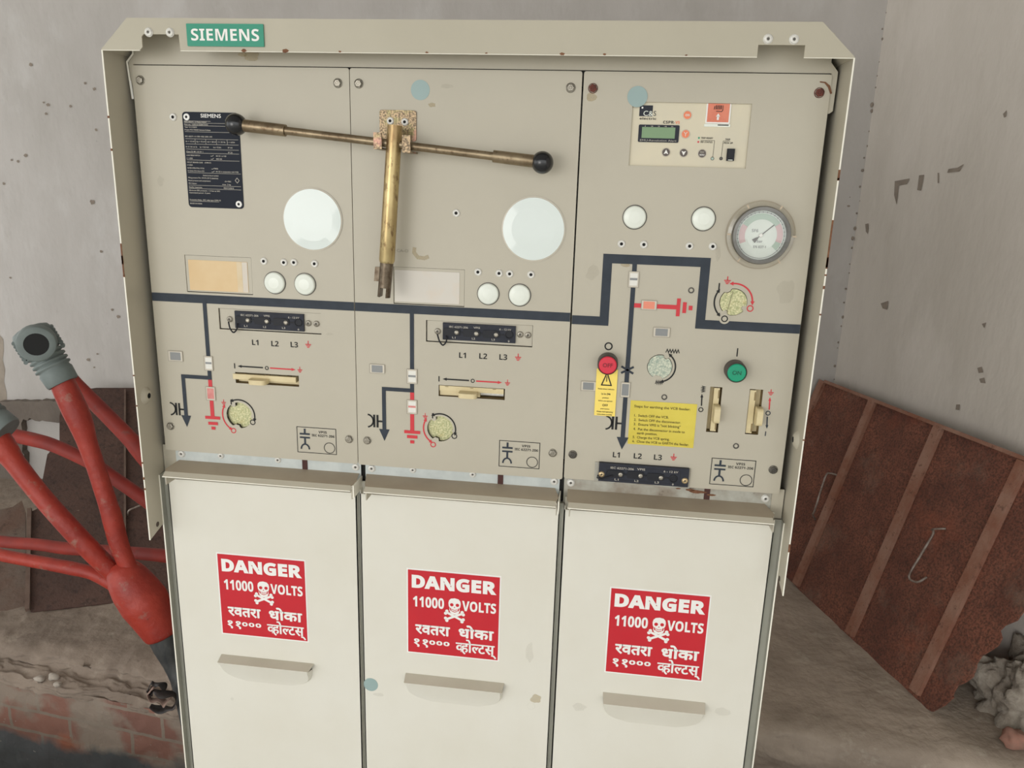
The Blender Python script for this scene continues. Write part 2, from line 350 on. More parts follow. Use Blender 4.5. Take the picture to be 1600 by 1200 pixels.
for pts in ([(1398, 283), (1421, 279), (1417, 288), (1404, 290), (1401, 320), (1397, 305)], [(1436, 274), (1444, 273), (1439, 298), (1433, 297)],
            [(1465, 270), (1467, 270), (1467, 286), (1465, 286)], [(1482, 264), (1496, 262), (1506, 256), (1499, 268), (1480, 270)], [(1376, 474), (1388, 470), (1386, 484), (1379, 482)],
            [(1527, 575), (1534, 573), (1536, 582), (1529, 583)], [(1530, 592), (1538, 590), (1540, 599), (1532, 598)], [(1567, 178), (1573, 172), (1572, 182), (1569, 184)],
            [(1352, 350), (1357, 349), (1356, 366), (1353, 362)], [(1534, 506), (1541, 504), (1538, 513)], [(1494, 632), (1500, 632), (1499, 641), (1493, 640)]):
    b.add([on_side(*q) for q in pts], [tuple(range(len(pts)))], CHIP)
for (u, v, r) in ((75, 164, 5), (72, 178, 4), (110, 166, 4), (133, 130, 4), (147, 139, 5), (68, 160, 3), (28, 252, 4), (40, 243, 5), (6, 287, 4), (18, 250, 3), (150, 203, 4), (144, 316, 7), (158, 393, 4), (16, 434, 3), (138, 562, 5), (152, 553, 3), (147, 574, 3), (185, 495, 5), (175, 484, 4), (48, 101, 5), (1326, 322, 4), (1328, 308, 2)):
    p = F(u, v, YW - .002); s_ = S(u, v, YW)
    b.poly(blob(p[0], p[1], r * s_ * .55, r * s_ * .45, u * .37), YW - .002, CHIP)
struct(b.build('trim_2'))

# the floor behind the cable trench: a slab with a broken front edge on either side of the cabinet
def nz(x, y, z=0): return noise.noise((x, y, z))
def slab_left(x, t):                                          # t: 0..1 top surface back to front, then down the face
    edge = 0.575 - 0.112 * (x + 0.62) + 0.018 * nz(x * 9, 1.3) + 0.010 * nz(x * 31, 4)
    rag = 0.004 * nz(x * 14, t * 18) + 0.003 * nz(x * 40, t * 60)
    if t < .7:
        y = YW + 0.1 - (YW + 0.1 - edge) * (t / .7); near = max(0, 1 - (y - edge) / 0.06)
        return (x, y, rag * (1 + near * 1.2) - 0.014 * near ** 2)
    if t < .78: return (x, edge - 0.012 * (t - .7) / .08 + rag * 2.5, -0.014 - (t - .7) / .08 * 0.020 + rag)
    if t < .90: return (x, edge - 0.012 - 0.050 * (t - .78) / .12 + rag * 1.5, -0.034 - 0.004 * (t - .78) / .12 + rag * 2)
    return (x, edge - 0.062 - 0.008 * math.sin((t - .9) / .1 * PI / 2) + rag * 2.5, -0.038 - 0.026 * (t - .9) / .1 + rag)
def left_of(x): return -3.2 + (0.12 + 3.2) * x
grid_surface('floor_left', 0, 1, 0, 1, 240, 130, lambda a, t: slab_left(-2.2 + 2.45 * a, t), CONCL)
def slab_right(x, t):
    edge = 0.594 - 0.09 * (x - 1.2) + 0.006 * nz(x * 8, 2.2) + 0.003 * nz(x * 30, 4)
    rag = 0.0035 * nz(x * 12, t * 16, 3) + 0.002 * nz(x * 44, t * 70)
    if t < .75:
        y = YW + 0.1 - (YW + 0.1 - edge) * (t / .75); near = max(0, 1 - (y - edge) / 0.05)
        return (x, y, rag - 0.012 * near ** 2)
    a = (t - .75) / .25
    return (x, edge - 0.014 * math.sin(min(a * 3, 1) * PI / 2) + 0.05 * max(0, a - .4) + rag * 3, -0.012 - 0.16 * a + rag)
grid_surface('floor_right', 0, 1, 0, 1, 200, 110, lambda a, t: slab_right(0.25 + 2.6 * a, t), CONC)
# brick wall of the trench
BR = bpy.data.materials.new('trench_brick'); BR.use_nodes = True
nt = BR.node_tree; N = nt.nodes; L = nt.links; bs = N['Principled BSDF']; bs.inputs['Roughness'].default_value = 0.9
tc = N.new('ShaderNodeTexCoord'); mp = N.new('ShaderNodeMapping'); mp.inputs['Rotation'].default_value = (PI / 2, 0, 0); L.new(tc.outputs['Object'], mp.inputs[0])
bt = N.new('ShaderNodeTexBrick'); bt.inputs['Color1'].default_value = rgb(158, 114, 99); bt.inputs['Color2'].default_value = rgb(140, 102, 90); bt.inputs['Mortar'].default_value = rgb(150, 136, 122)
bt.inputs['Scale'].default_value = 1.0; bt.inputs['Brick Width'].default_value = 0.19; bt.inputs['Row Height'].default_value = 0.068; bt.inputs['Mortar Size'].default_value = 0.006; bt.inputs['Mortar Smooth'].default_value = 0.4
L.new(mp.outputs[0], bt.inputs['Vector'])
def overlay(src, col, sc, a, c, amt, grad=None):
    n = N.new('ShaderNodeTexNoise'); n.inputs['Scale'].default_value = sc; n.inputs['Detail'].default_value = 6; L.new(tc.outputs['Object'], n.inputs['Vector'])
    fac = n.outputs['Fac']
    if grad:
        sx = N.new('ShaderNodeSeparateXYZ'); L.new(tc.outputs['Object'], sx.inputs[0])
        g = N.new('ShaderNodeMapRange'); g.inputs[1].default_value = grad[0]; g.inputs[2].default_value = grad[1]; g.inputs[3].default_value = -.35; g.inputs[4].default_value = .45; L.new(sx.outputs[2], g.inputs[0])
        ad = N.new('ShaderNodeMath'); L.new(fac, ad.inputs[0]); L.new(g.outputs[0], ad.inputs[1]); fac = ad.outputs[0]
    mr = N.new('ShaderNodeMapRange'); mr.inputs[1].default_value = a; mr.inputs[2].default_value = c; mr.inputs[4].default_value = amt; L.new(fac, mr.inputs[0])
    mx = N.new('ShaderNodeMix'); mx.data_type = 'RGBA'; L.new(mr.outputs[0], mx.inputs[0]); L.new(src, mx.inputs[6]); mx.inputs[7].default_value = col; return mx.outputs[2]
o_ = overlay(bt.outputs[0], rgb(158, 145, 131), 7, .43, .53, .92)
o_ = overlay(o_, rgb(172, 98, 66), 6, .60, .68, .6)
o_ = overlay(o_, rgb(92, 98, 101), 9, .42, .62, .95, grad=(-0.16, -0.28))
o_ = overlay(o_, rgb(190, 184, 174), 46, .70, .74, .7)
L.new(o_, bs.inputs['Base Color'])
bn = N.new('ShaderNodeTexNoise'); bn.inputs['Scale'].default_value = 30; bn.inputs['Detail'].default_value = 6; L.new(tc.outputs['Object'], bn.inputs['Vector'])
bp = N.new('ShaderNodeBump'); bp.inputs['Strength'].default_value = .6; bp.inputs['Distance'].default_value = .01; L.new(bn.outputs['Fac'], bp.inputs['Height']); L.new(bp.outputs[0], bs.inputs['Normal'])
def brick_face(x, z):
    e = 0.527 - 0.112 * (x + 0.62) if x < 0.3 else 0.63 - 0.09 * (x - 1.2)
    return (x, e - (0.02 if x < .3 else 0) + 0.006 * nz(x * 9, z * 16) + 0.004 * nz(x * 30, z * 40), z)
grid_surface('wall_trench', -2.2, 0.29, -0.62, -0.052, 160, 40, brick_face, BR)
grid_surface('wall_trench_right', 0.31, 2.7, -0.62, -0.14, 120, 24, brick_face, CONC)
b = MB(); b.box(-2.2, 2.7, 0.0, 0.75, -0.66, -0.6, CONC); struct(b.build('floor_trench'))
b = MB(); b.box(-8, 8, -12, 0.03, -0.1, 0.0, mat('pale_yard_concrete', rgb(206, 205, 200), rgb(196, 195, 190), rough=.95, scale=3)); struct(b.build('floor_front')); b = MB(); b.box(-2.2, 2.7, -0.02, 0.03, -0.62, -0.1, CONC); struct(b.build('wall_trench_front'))
# a concrete band along the foot of the back wall, and a grey pier
def rag_line(a, c, n, amp, sd): return [(a[0] + (c[0] - a[0]) * i / n + amp * nz(i * .7, sd), a[1] + (c[1] - a[1]) * i / n + amp * nz(i * .7, sd + 5)) for i in range(n + 1)]
band = [F(u, v, YW - .03) for u, v in rag_line((-60, 629), (98, 626), 24, 4, 1) + [(98, 645)] + rag_line((97, 661), (36, 655), 10, 6, 2) + rag_line((33, 662), (40, 790), 12, 7, 3) + [(30, 900), (-60, 900)]]
b = MB(); b.plate(band, [], YW - .03, .04, TARP); struct(b.build('baseboard_back'))
b = MB(); b.add([T(u, v, YW - .001) for u, v in ((-80, 515), (0, 524), (5, 530), (6, 548), (4, 562), (8, 578), (6, 596), (10, 612), (11, 628), (-80, 630))], [tuple(range(10))], mat('brown_stain', rgb(168, 156, 143), rgb(150, 139, 127), rough=.95, scale=14)); struct(b.build('trim_3'))

# ------------------------------------------------------------------ rusty trench covers
RUST = mat('rusty_plate', rgb(112, 69, 56), rgb(146, 92, 73), rough=0.85, metal=0.1, scale=9, detail=8, bump=0.5, bscale=90,
           spots=[(rgb(74, 54, 46), 170, 0.46, 0.58, 0.7), (rgb(150, 84, 62), 6, 0.58, 0.72, 0.45), (rgb(150, 126, 110), 5, 0.54, 0.72, 0.45)])
RUSTB = mat('rusty_flat_bar', rgb(164, 126, 108), rgb(146, 98, 78), rough=0.8, metal=0.1, scale=12, bump=0.3, bscale=120, spots=[(rgb(88, 60, 50), 60, 0.58, 0.68, 0.6)])
RUSTD = mat('dark_rusty_plate', rgb(80, 60, 53), rgb(94, 70, 61), rough=0.85, metal=0.1, scale=8, detail=8, bump=0.4, bscale=80,
            spots=[(rgb(54, 44, 40), 50, 0.52, 0.64, 0.6), (rgb(150, 132, 112), 62, 0.70, 0.74, 0.8)])
ROD = mat('thin_steel_rod', rgb(120, 104, 94), rgb(168, 156, 146), rough=0.5, metal=0.5, scale=60)
def cover_frame(bu, tu):                                      # plane through two floor points and one upper point
    a, b_ = (TZ(u, v, 0.004) for u, v in bu); c = tu; n = (b_ - a).cross(c - a).normalized()
    if n.dot(CAM - a) < 0: n = -n
    return a, n
def cover(name, label, pts, ribs, pl, mp_, mr_, rods=(), rag=0.0):
    p0, n = pl; P = [TPL(u, v, p0, n) for u, v in pts]
    base = (P[0] + P[-1]) / 2; lo = min(q.z for q in P)
    root = thing(name, label, 'trench cover', (base.x, base.y, lo))
    bb = MB(); bb.slab(P, -n * 0.005, mp_); bb.build('plate', root)
    for (u0, v0, u1, v1, w) in ribs:
        a = TPL(u0, v0, p0, n) + n * .0; c = TPL(u1, v1, p0, n); d = (c - a).normalized(); s_ = n.cross(d).normalized() * w / 2
        bb = MB(); q = [a - s_, a + s_, c + s_, c - s_]; bb.slab([x + n * 0.012 for x in q], -n * 0.012, mr_); bb.build('flat_bar', root)
    for rod in rods:
        q = [TPL(u, v, p0, n) + n * h for (u, v, h) in rod]
        bb = MB(); pp, rr = smooth_path([(x, .0032) for x in q], 4); bb.tube(pp, rr, ROD, 8); bb.build('lifting_handle', root)
    return root
pr = cover_frame(((1240, 910), (1450, 1107)), TZ(1290, 595, 0.625))
edge = [(1600 - (1600 - 1474) * t + random.uniform(-4, 4) + 6 * math.sin(t * 21), 948 + (1102 - 948) * t + random.uniform(-4, 4)) for t in [i / 16 for i in range(17)]]
cover('trench_cover', 'rust brown steel trench cover leaning on the right hand wall beside the cabinet',
      [(1288, 594), (1700, 753), (1690, 858)] + edge + [(1456, 1112), (1428, 1096), (1150, 826)],
      [(1288, 596, 1168, 850, .030), (1366, 628, 1246, 914, .030), (1470, 668, 1330, 992, .032), (1603, 722, 1432, 1082, .032), (1292, 597, 1700, 755, .010)], pr, RUST, RUSTB,
      rods=([(1478, 826, 0), (1466, 830, .02), (1472, 838, .03), (1452, 872, .03), (1434, 904, .03), (1442, 912, .02), (1448, 902, 0)],
            [(1312, 744, 0), (1304, 742, .02), (1300, 750, .028), (1284, 800, .028), (1278, 806, .02), (1274, 812, 0)]))
a_, b2_ = TZ(0, 961, .004), TZ(262, 932, .004)
up = TZ(150, 606, 0.45)
pl2 = cover_frame(((0, 961), (262, 932)), up)
cover('trench_cover', 'dark brown trench cover propped on the back wall behind the red cables',
      [(97, 628), (108, 612), (150, 606), (250, 606), (292, 928), (262, 932), (48, 956), (47, 800), (58, 795), (66, 752), (74, 710), (93, 690), (93, 650)],
      [(47, 797, 44, 955, .012), (196, 612, 196, 938, .006)], pl2, RUSTD, mat('brown_flat_bar', rgb(120, 100, 88), rgb(100, 80, 70), rough=.85, scale=20),
      rods=([(200, 805, 0), (203, 804, .02), (214, 800, .024), (236, 792, .024), (240, 790, 0)],))
p3 = (pl2[0] - pl2[1] * 0.02, pl2[1])
cover('trench_cover', 'greyish brown trench cover on the floor, cut off by the left side of the photo',
      [(-160, 830), (20, 792), (34, 782), (40, 800), (41, 955), (0, 961), (-160, 985)], [(-90, 815, -95, 970, .02)], p3,
      mat('dusty_rusty_plate', rgb(112, 100, 90), rgb(104, 80, 68), rough=.9, scale=6, spots=[(rgb(70, 56, 50), 40, .55, .66, .6)], bump=.3), RUSTB)

# lumps of mortar and rubbish lying about
def lump(name, label, cat, c, r, sc, m, seed, amp=.35, n=28, group=None, fine=0.0):
    bb = MB(); bb.ball((0, 0, 0), 1, m, n)
    bb.v = [tuple(Vector(v) * (1 + amp * noise.fractal(Vector(v) * 1.4 + Vector((seed, 0, 0)), .7, 2.1, 5) + fine * noise.fractal(Vector(v) * 9 + Vector((seed, 3, 0)), .8, 2.2, 4))) for v in bb.v]
    bb.v = [(c[0] + v[0] * r * sc[0], c[1] + v[1] * r * sc[1], c[2] + v[2] * r * sc[2]) for v in bb.v]
    o = bb.build(name, None, (c[0], c[1], c[2] - r * sc[2] * .9)); weld(o); return tag(o, label, cat, group)
p = TZ(1585, 1085, 0.05)
lump('mortar_heap', 'pale grey lumpy mortar heap at the right beside the end of the leaning cover', 'mortar heap', (p.x + .045, p.y + .01, 0.015), .150, (.78, .70, 1.0), MORT, 3.3, .42, 110, fine=.05)
p = TZ(1570, 1078, 0.06); lump('brick_fragment', 'pinkish brick fragment in front of the pale mortar heap', 'brick fragment', (p.x - .03, p.y - .13, 0.018), .026, (1.2, 1, .8), mat('pink_brick', rgb(176, 128, 112), rgb(150, 120, 106), rough=.95, scale=30), 9.1, .4, 18)
CHIPW = mat('plaster_chip', rgb(196, 186, 174), rgb(170, 160, 148), rough=.95, scale=40)
for k, (u, v, r, lb) in enumerate(((63, 1063, .011, 'flat whitish plaster chip on the broken trench ledge, left one of three'), (84, 1060, .013, 'largest whitish plaster chip on the broken trench ledge, shaped like a wedge'),
                               (90, 1071, .009, 'small whitish plaster chip on the trench ledge just below the wedge shaped one'))):
    p = TZ(u, v, -.034); lump('plaster_chip', lb, 'plaster chip', (p.x, p.y, p.z + r * .4), r, (1.3, .9, .6), CHIPW, k * 2.7, .4, 12, 'plaster chips on the ledge')
WRAP = mat('torn_black_wrapper', rgb(40, 36, 36), rgb(62, 54, 52), rough=.45, scale=30)
c = T(247, 1073, .385); bb = MB()
for k in range(3):
    pts = []
    for i in range(33):
        a = i / 32 * PI * (1.3 + .2 * k) + k * 1.9
        pts.append((c.x + (.022 + .006 * k) * math.cos(a) + .01 * k, c.y - .008 * k + .006 * math.sin(3 * a), c.z + (.016 + .005 * k) * math.sin(a) - .008 * k))
    V = [Vector(q) for q in pts] + [Vector(q) + Vector((.006, -.018 - .006 * math.sin(i * .35), .004 * math.cos(i * .7))) for i, q in enumerate(pts)]
    bb.add(V, [(i, i + 1, i + 34, i + 33) for i in range(32)], WRAP if k != 1 else mat('wrapper_inner', rgb(150, 124, 112), rough=.6), True)
o = bb.build('torn_wrapper', None, (c.x, c.y, c.z - .03)); md = o.modifiers.new('thickness', 'SOLIDIFY'); md.thickness = .0015
tag(o, 'torn black cable wrapping curled at the foot of the front cable', 'wrapper')

# ------------------------------------------------------------------ power cables
def boot(root, c0, c1, k, eye=None):                          # grey ribbed elbow boot; c0 cuff end, c1 head end, k = metres per pixel
    ax = (c1 - c0); ln = ax.length; d = ax.normalized(); bb = MB(); pts = []; rs = []
    prof = [(0, 20), (.03, 21.5), (.24, 22.5), (.27, 21)]
    t = .30
    for i in range(4): prof += [(t, 20.5), (t + .02, 24.2), (t + .05, 24.2), (t + .07, 20.5)]; t += .085
    prof += [(t, 21.5), (.66, 25), (.9, 26.5), (1.0, 26), (1.06, 24), (1.10, 17), (1.12, 0.5)]
    bb.tube([c0 + d * ln * a for a, r in prof], [r * k for a, r in prof], BOOT, 28)
    o = bb.build('elbow_boot', root, c0)
    if eye is not None:
        e = eye; ex = (CAM - e).normalized(); ex = (ex + Vector((-.05, 0, -.12))).normalized(); m = MB()
        m.tube([e - ex * .03, e + ex * .012, e + ex * .0136, e + ex * .0138], [25 * k, 24 * k, 22.5 * k, 15.2 * k], BOOT, 28, caps=False)
        m.tube([e - ex * .035, e + ex * .0130], [14 * k, 15.4 * k], HOLEB, 28); m.build('socket', o, e)
        s_ = d.cross(ex).normalized()
        for sg in (-1, 1):                                    # short ribs along both flanks of the head
            for i in range(7):
                q = c0 + d * ln * (.60 + i * .062) + s_ * sg * 25.5 * k
                m = MB(); m.tube([q - ex * .012, q + ex * .012], [.0045, .0045], BOOT, 10); m.build('flank_rib', o, q)
    return o
def core(root, pts, Y, m=CABR, name='cable_core'):
    path, rs = smooth_path([(T(u, v, q[0] if q else Y), r) for (u, v, r, *q) in pts], 6)
    bb = MB(); bb.tube(path, rs, m, 18); return bb.build(name, root, path[-1])
Yc = .43; kp = (T(105, 600, Yc) - T(95, 600, Yc)).length / 10
bs_ = T(290, 1110, .40)
fc = thing('power_cable', 'front red power cable, grey boot with open socket at top, breakout beside the cabinet', 'power cable', (bs_.x, bs_.y, bs_.z), 'medium voltage cables left of the cabinet')
core(fc, [(96, 594, 16 * kp), (104, 612, 17 * kp), (118, 642, 17.5 * kp), (128, 666, 16 * kp), (136, 690, 13.5 * kp), (150, 730, 12.5 * kp), (168, 785, 13 * kp), (176, 812, 14 * kp), (186, 850, 13.5 * kp), (198, 880, 12.5 * kp), (220, 930, 13 * kp)], Yc)
core(fc, [(-12, 674, 17 * kp), (2, 694, 17.5 * kp), (12, 708, 16.5 * kp), (24, 724, 14 * kp), (62, 772, 13.5 * kp), (100, 815, 14 * kp), (140, 858, 14.5 * kp, Yc - .02), (172, 890, 14 * kp, Yc - .006), (222, 938, 13 * kp, Yc + .01)], Yc - .03)
core(fc, [(-120, 838, 10 * kp), (-20, 862, 9.5 * kp), (20, 871, 9.5 * kp), (70, 880, 10 * kp), (112, 888, 10.5 * kp), (145, 896, 10 * kp), (180, 914, 11 * kp), (212, 935, 13 * kp)], Yc + .015)
core(fc, [(183, 880, 10 * kp), (188, 888, 22 * kp), (198, 902, 29 * kp), (210, 920, 33 * kp), (226, 942, 35 * kp), (240, 965, 31 * kp), (254, 990, 26 * kp), (255, 992, 17 * kp)], Yc, CABR, 'breakout_boot')
core(fc, [(250, 984, 22 * kp), (262, 1010, 21 * kp), (272, 1034, 17 * kp), (282, 1060, 15 * kp, .42), (296, 1110, 16 * kp, .38), (310, 1180, 16 * kp, .34)], Yc, SHEATH, 'outer_sheath')
boot(fc, T(99, 599, Yc), T(50, 521, Yc), kp, T(57, 537, Yc - .050))
boot(fc, T(12, 673, Yc - .03), T(-66, 617, Yc - .03), kp)
Yb = .60; kb = (T(105, 700, Yb) - T(95, 700, Yb)).length / 10
bs2 = T(350, 960, Yb)
rc = thing('power_cable', 'duller red three core power cable passing behind, running out of sight behind the cabinet', 'power cable', (bs2.x, bs2.y, bs2.z), 'medium voltage cables left of the cabinet')
core(rc, [(96, 574, 10 * kb), (114, 596, 10 * kb), (140, 622, 10 * kb), (176, 658, 10.5 * kb), (205, 688, 11 * kb), (225, 712, 12 * kb), (300, 800, 12 * kb), (350, 885, 13 * kb)], Yb, CABD)
core(rc, [(2, 676, 10 * kb), (24, 681, 10 * kb), (52, 687, 10 * kb), (86, 697, 9.5 * kb), (142, 723, 9.5 * kb), (178, 747, 9.5 * kb), (224, 779, 9.5 * kb), (290, 830, 10 * kb), (350, 890, 12 * kb)], Yb, CABD)
core(rc, [(-120, 832, 9 * kb), (0, 846, 9 * kb), (60, 851, 9 * kb), (105, 857, 9.5 * kb), (180, 862, 9 * kb), (260, 869, 10 * kb), (310, 880, 11 * kb), (355, 896, 13 * kb)], Yb + .04, CABD)
core(rc, [(335, 872, 18 * kb), (352, 900, 30 * kb), (366, 940, 28 * kb), (374, 975, 24 * kb)], Yb, CABD, 'breakout_boot')
core(rc, [(372, 970, 20 * kb), (384, 1030, 19 * kb), (394, 1120, 18 * kb, .45)], Yb, SHEATH, 'outer_sheath')

# ------------------------------------------------------------------ the switchgear cabinet
cab = thing('switchgear_cabinet', 'beige three panel ring main switchgear cabinet with red danger signs on its doors', 'switchgear cabinet', (0.465, 0.0, 0.0))
Z = lambda zp: ZP + zp
Y1, Y2, Y3 = -0.0004, -0.0006, -0.0008       # printed layers on a panel face at y = 0
b = MB(); b.box(.004, .926, .03, .775, .0, Z(.035), CARC); b.box(.004, .926, .012, .03, Z(-.62), Z(-.54), DARK)
for x in (.3105, .6215): b.box(x - .0035, x + .0030, .002, .03, .03, Z(-.60), CARC)
b.build('body', cab)
for xa, xb, xc_ in ((-.0110, -.0095, .004), (.9400, .9385, .926)):
    b = MB(); b.box(min(xa, xb), max(xa, xb), -.008, .775, .0, Z(-.60), CARC); b.box(min(xa, xb) - .0002, max(xa, xb) + .0002, -.0088, -.0078, .0, Z(-.60), EDGE)
    b.box(min(xb, xc_), max(xb, xc_), .003, .005, .0, Z(-.6), CARC); b.build('side_sheet', cab)

def cap_screw(x, z, y, r, m, parent, name='hex_screw', hexa=True, dark=None):
    b = MB(); b.lathe(x, z, y, [(r * 1.12, 0), (r * 1.12, r * .12), (r, r * .2)], m, 20)
    if hexa:
        V = []; k = random.uniform(0, 1)
        for h in (r * .15, r * .62): V += [(x + r * .92 * math.cos(k + i * PI / 3), y - h, z + r * .92 * math.sin(k + i * PI / 3)) for i in range(6)]
        b.add(V, [(i, (i + 1) % 6, 6 + (i + 1) % 6, 6 + i) for i in range(6)], m)
        b.lathe(x, z, y - r * .62, [(r * .92, 0), (r * .7, r * .10), (r * .42, r * .10), (r * .34, r * .02), (.00001, r * .02)], m, 6, False, k, k + 2 * PI)
    else:
        b.lathe(x, z, y, [(r, r * .2), (r * .9, r * .42), (r * .5, r * .55), (r * .36, r * .5), (r * .3, r * .2), (.00001, r * .2)], [m, m, m, m, dark or DARKS], 20)
    o = b.build(name, parent, (x, y, z)); return o
def rivet(x, z, y, r, parent):
    b = MB(); b.lathe(x, z, y, [(r * 1.05, 0), (r, r * .25), (r * .78, r * .42), (r * .42, r * .38), (r * .34, r * .10), (.00001, r * .05)], [ALU, ALU, ALU, HOLEB, HOLEB], 20)
    return b.build('blind_rivet', parent, (x, y, z))
def dot(u, v, rp, y, parent, m=TEAL):
    x, z = F(u, v, y); r = rp * S(u, v, y); b = MB(); b.lathe(x, z, y, [(r, 0), (r, .0004), (.00001, .0005)], m, 36, False); return b.build('round_sticker', parent, (x, y, z))

# ---- hood: a strip across the top with chamfered corners and two notches
yh = -.045; zb = Z(.012); zt = Z(.051)
n1 = (F(222.7, 75, yh)[0], F(281.7, 75, yh)[0]); n2 = (F(1182.8, 90, yh)[0], F(1256, 90, yh)[0]); nz_ = Z(.0315)
out = [(-.0125, zb), (n1[0] - .004, zb), (n1[0], zb + .004), (n1[0], nz_ - .003), (n1[0] + .003, nz_), (n1[1] - .001, nz_), (n1[1], zb), (n2[0], zb), (n2[0], nz_ - .006), (n2[1], nz_ - .006), (n2[1], zb), (.941, zb), (.941, zb + .001), (.900, zt), (.027, zt), (-.0125, zb + .001)]
b = MB(); b.plate(out, [], yh, .0018, HOODP)
b.slab([Vector((.027, yh + .0012, zt)), Vector((.900, yh + .0012, zt)), Vector((.900, .11, zt)), Vector((.027, .11, zt))][::-1], Vector((0, 0, -.0015)), HOODP)
b.hexa([(-.0125, yh + .0012, zb), (.027, yh + .0012, zt), (.027, yh + .0012, zt - .002), (-.0105, yh + .0012, zb), (-.0125, .11, zb), (.027, .11, zt), (.027, .11, zt - .002), (-.0105, .11, zb)], HOODP)
b.hexa([(.900, yh + .0012, zt), (.941, yh + .0012, zb), (.939, yh + .0012, zb), (.900, yh + .0012, zt - .002), (.900, .11, zt), (.941, .11, zb), (.939, .11, zb), (.900, .11, zt - .002)], HOODP)
b.box(-.0100, .9385, .07, .11, Z(.0), zt - .002, PAINT)
for (u, r) in ((381, .0035), (446, .004), (531, .002), (667, .002), (760, .0015), (879, .003), (945, .002), (1073, .0016)):
    x = F(u, 76, yh)[0]; b.poly(blob(x, zb + .001, r, r * .55, u), yh - .0003, RUSTT)
for xa, xb in ((-.0125, n1[0] - .004), (n1[1], n2[0]), (n2[1], .941)): b.box(xa, xb, yh - .0002, yh + .0016, zb - .0007, zb, EDGE)
hood = b.build('hood', cab)
for (u, v) in ((232.7, 50.4), (266, 50.7), (1200, 61), (1240.6, 61.6)):
    x, z = F(u, v, yh); cap_screw(x, z, yh, .0052, ALU, hood, 'dome_screw', False)
x0, x1, z0, z1 = qrect((291, 36.2), (411.6, 38), (412, 73), (292.5, 72), yh - .002)
b = MB(); b.plate(rrect(x0, x1, z0, z1, .0006, 2), [], yh - .002, .0015, GREENB)
b.text('SIEMENS', (x0 + x1) / 2, z0 + (z1 - z0) * .25, (x1 - x0) * .885, (z1 - z0) * .52, yh - .0023, WHITE)
b.build('brand_plate', hood)
# ---- header sheet between the hood and the panels, with a chamfered tab at each end
out = [(-.0005, Z(-.046)), (-.0035, Z(-.043)), (-.0062, Z(.004)), (.003, Z(.014)), (.003, Z(.048)), (.927, Z(.048)), (.927, Z(.014)), (.9365, Z(.003)), (.9360, Z(-.043)), (.932, Z(-.046)), (.929, Z(-.046)), (.929, Z(.0014)), (.001, Z(.0014)), (.001, Z(-.046))]
b = MB(); b.plate(out, [], .002, .002, PAINT)
b.stroke([(-.0035, Z(-.044)), (-.0070, Z(.004)), (.0028, Z(.0146)), (.0028, Z(.024))], .0026, .0004, EDGE)
b.stroke([(-.0046, Z(-.020)), (-.0038, Z(-.030)), (-.0028, Z(-.044))], .0022, .0003, WHITE)
b.box(.001, .929, .0060, .0065, Z(-.02), Z(.02), DARK)  # near-black strip stands in for the shade in the slit above the panels
hd = b.build('header_sheet', cab)
x, z = F(393, 88, .001); b = MB(); b.poly(blob(x, z, .012, .006, 4), .0006, TAN); b.poly(blob(x - .012, z + .002, .006, .003, 9), .0005, TAN); b.build('glue_residue', hd)

# ---- side wings
def wing(xo, sgn):
    zt_, zl, zr = Z(.012), Z(-.694), Z(-.672)
    q = lambda y, z: Vector((xo, y, z))
    pts = [q(-.045, zl), q(-.0100, Z(-.6935) + .010), q(.10, zr + .04), q(.10, zt_), q(-.045, zt_)]
    if sgn > 0: pts = pts[::-1]
    b = MB(); b.slab(pts, Vector((.0014 * sgn, 0, 0)), PAINT)
    b.box(min(xo, xo + .0014 * sgn) - .0002, max(xo, xo + .0014 * sgn) + .0002, -.0456, -.0448, zl, zt_, EDGE)
    for k in range(9):
        z = Z(-.03) - random.uniform(0, .6); h = random.choice((.002, .003, .004, .012)); x_ = xo + .0007 * sgn
        b.box(x_ - .0013, x_ + .0013, -.0459, -.0452, z, z + h, RUSTT)
    if sgn > 0: b.box(xo - .0004, xo + .0017, -.0459, -.0452, Z(-.235), Z(-.175), RUSTT)
    else: b.box(xo - .0017, xo + .0004, -.0459, -.0452, Z(-.285), Z(-.24), RUSTT)
    return b.build('side_wing', cab)
XL, XR = -.0108, .9398
for xo, sgn, (u, v), (u2, v2) in ((XL, -1, (228, 618), (246, 819)), (XR, 1, (1245, 687), (1218, 904))):
    w = wing(xo, sgn); n = Vector((-sgn, 0, 0)); p0 = Vector((xo, 0, 0))
    p = TPL(u, v, p0, n); b = MB(); prof = [(.0135, 0), (.012, .0012), (.008, .0042), (.0042, .0052), (.0035, .004)]
    m = [PAINT] * 3 + [HOLEB]
    for j in range(4):
        V = []
        for (r, d) in prof[j:j + 2]: V += [p + n * d + Vector((0, r * math.cos(2 * PI * i / 24), r * math.sin(2 * PI * i / 24))) for i in range(24)]
        b.add(V, [(i, (i + 1) % 24, 24 + (i + 1) % 24, 24 + i) for i in range(24)], m[j], True)
    b.add([p + n * .0035 + Vector((0, .0036 * math.cos(2 * PI * i / 20), .0036 * math.sin(2 * PI * i / 20))) for i in range(20)], [tuple(range(20))], HOLEB)
    b.build('dimple', w, p)
    p = TPL(u2, v2, p0, n); b = MB(); b.add([p + n * .0004 + Vector((0, .0042 * math.cos(2 * PI * i / 20), .0042 * math.sin(2 * PI * i / 20))) for i in range(20)], [tuple(range(20))], mat('hole_seen_through', rgb(86, 74, 66), rough=.9))
    b.build('bolt_hole', w, p)

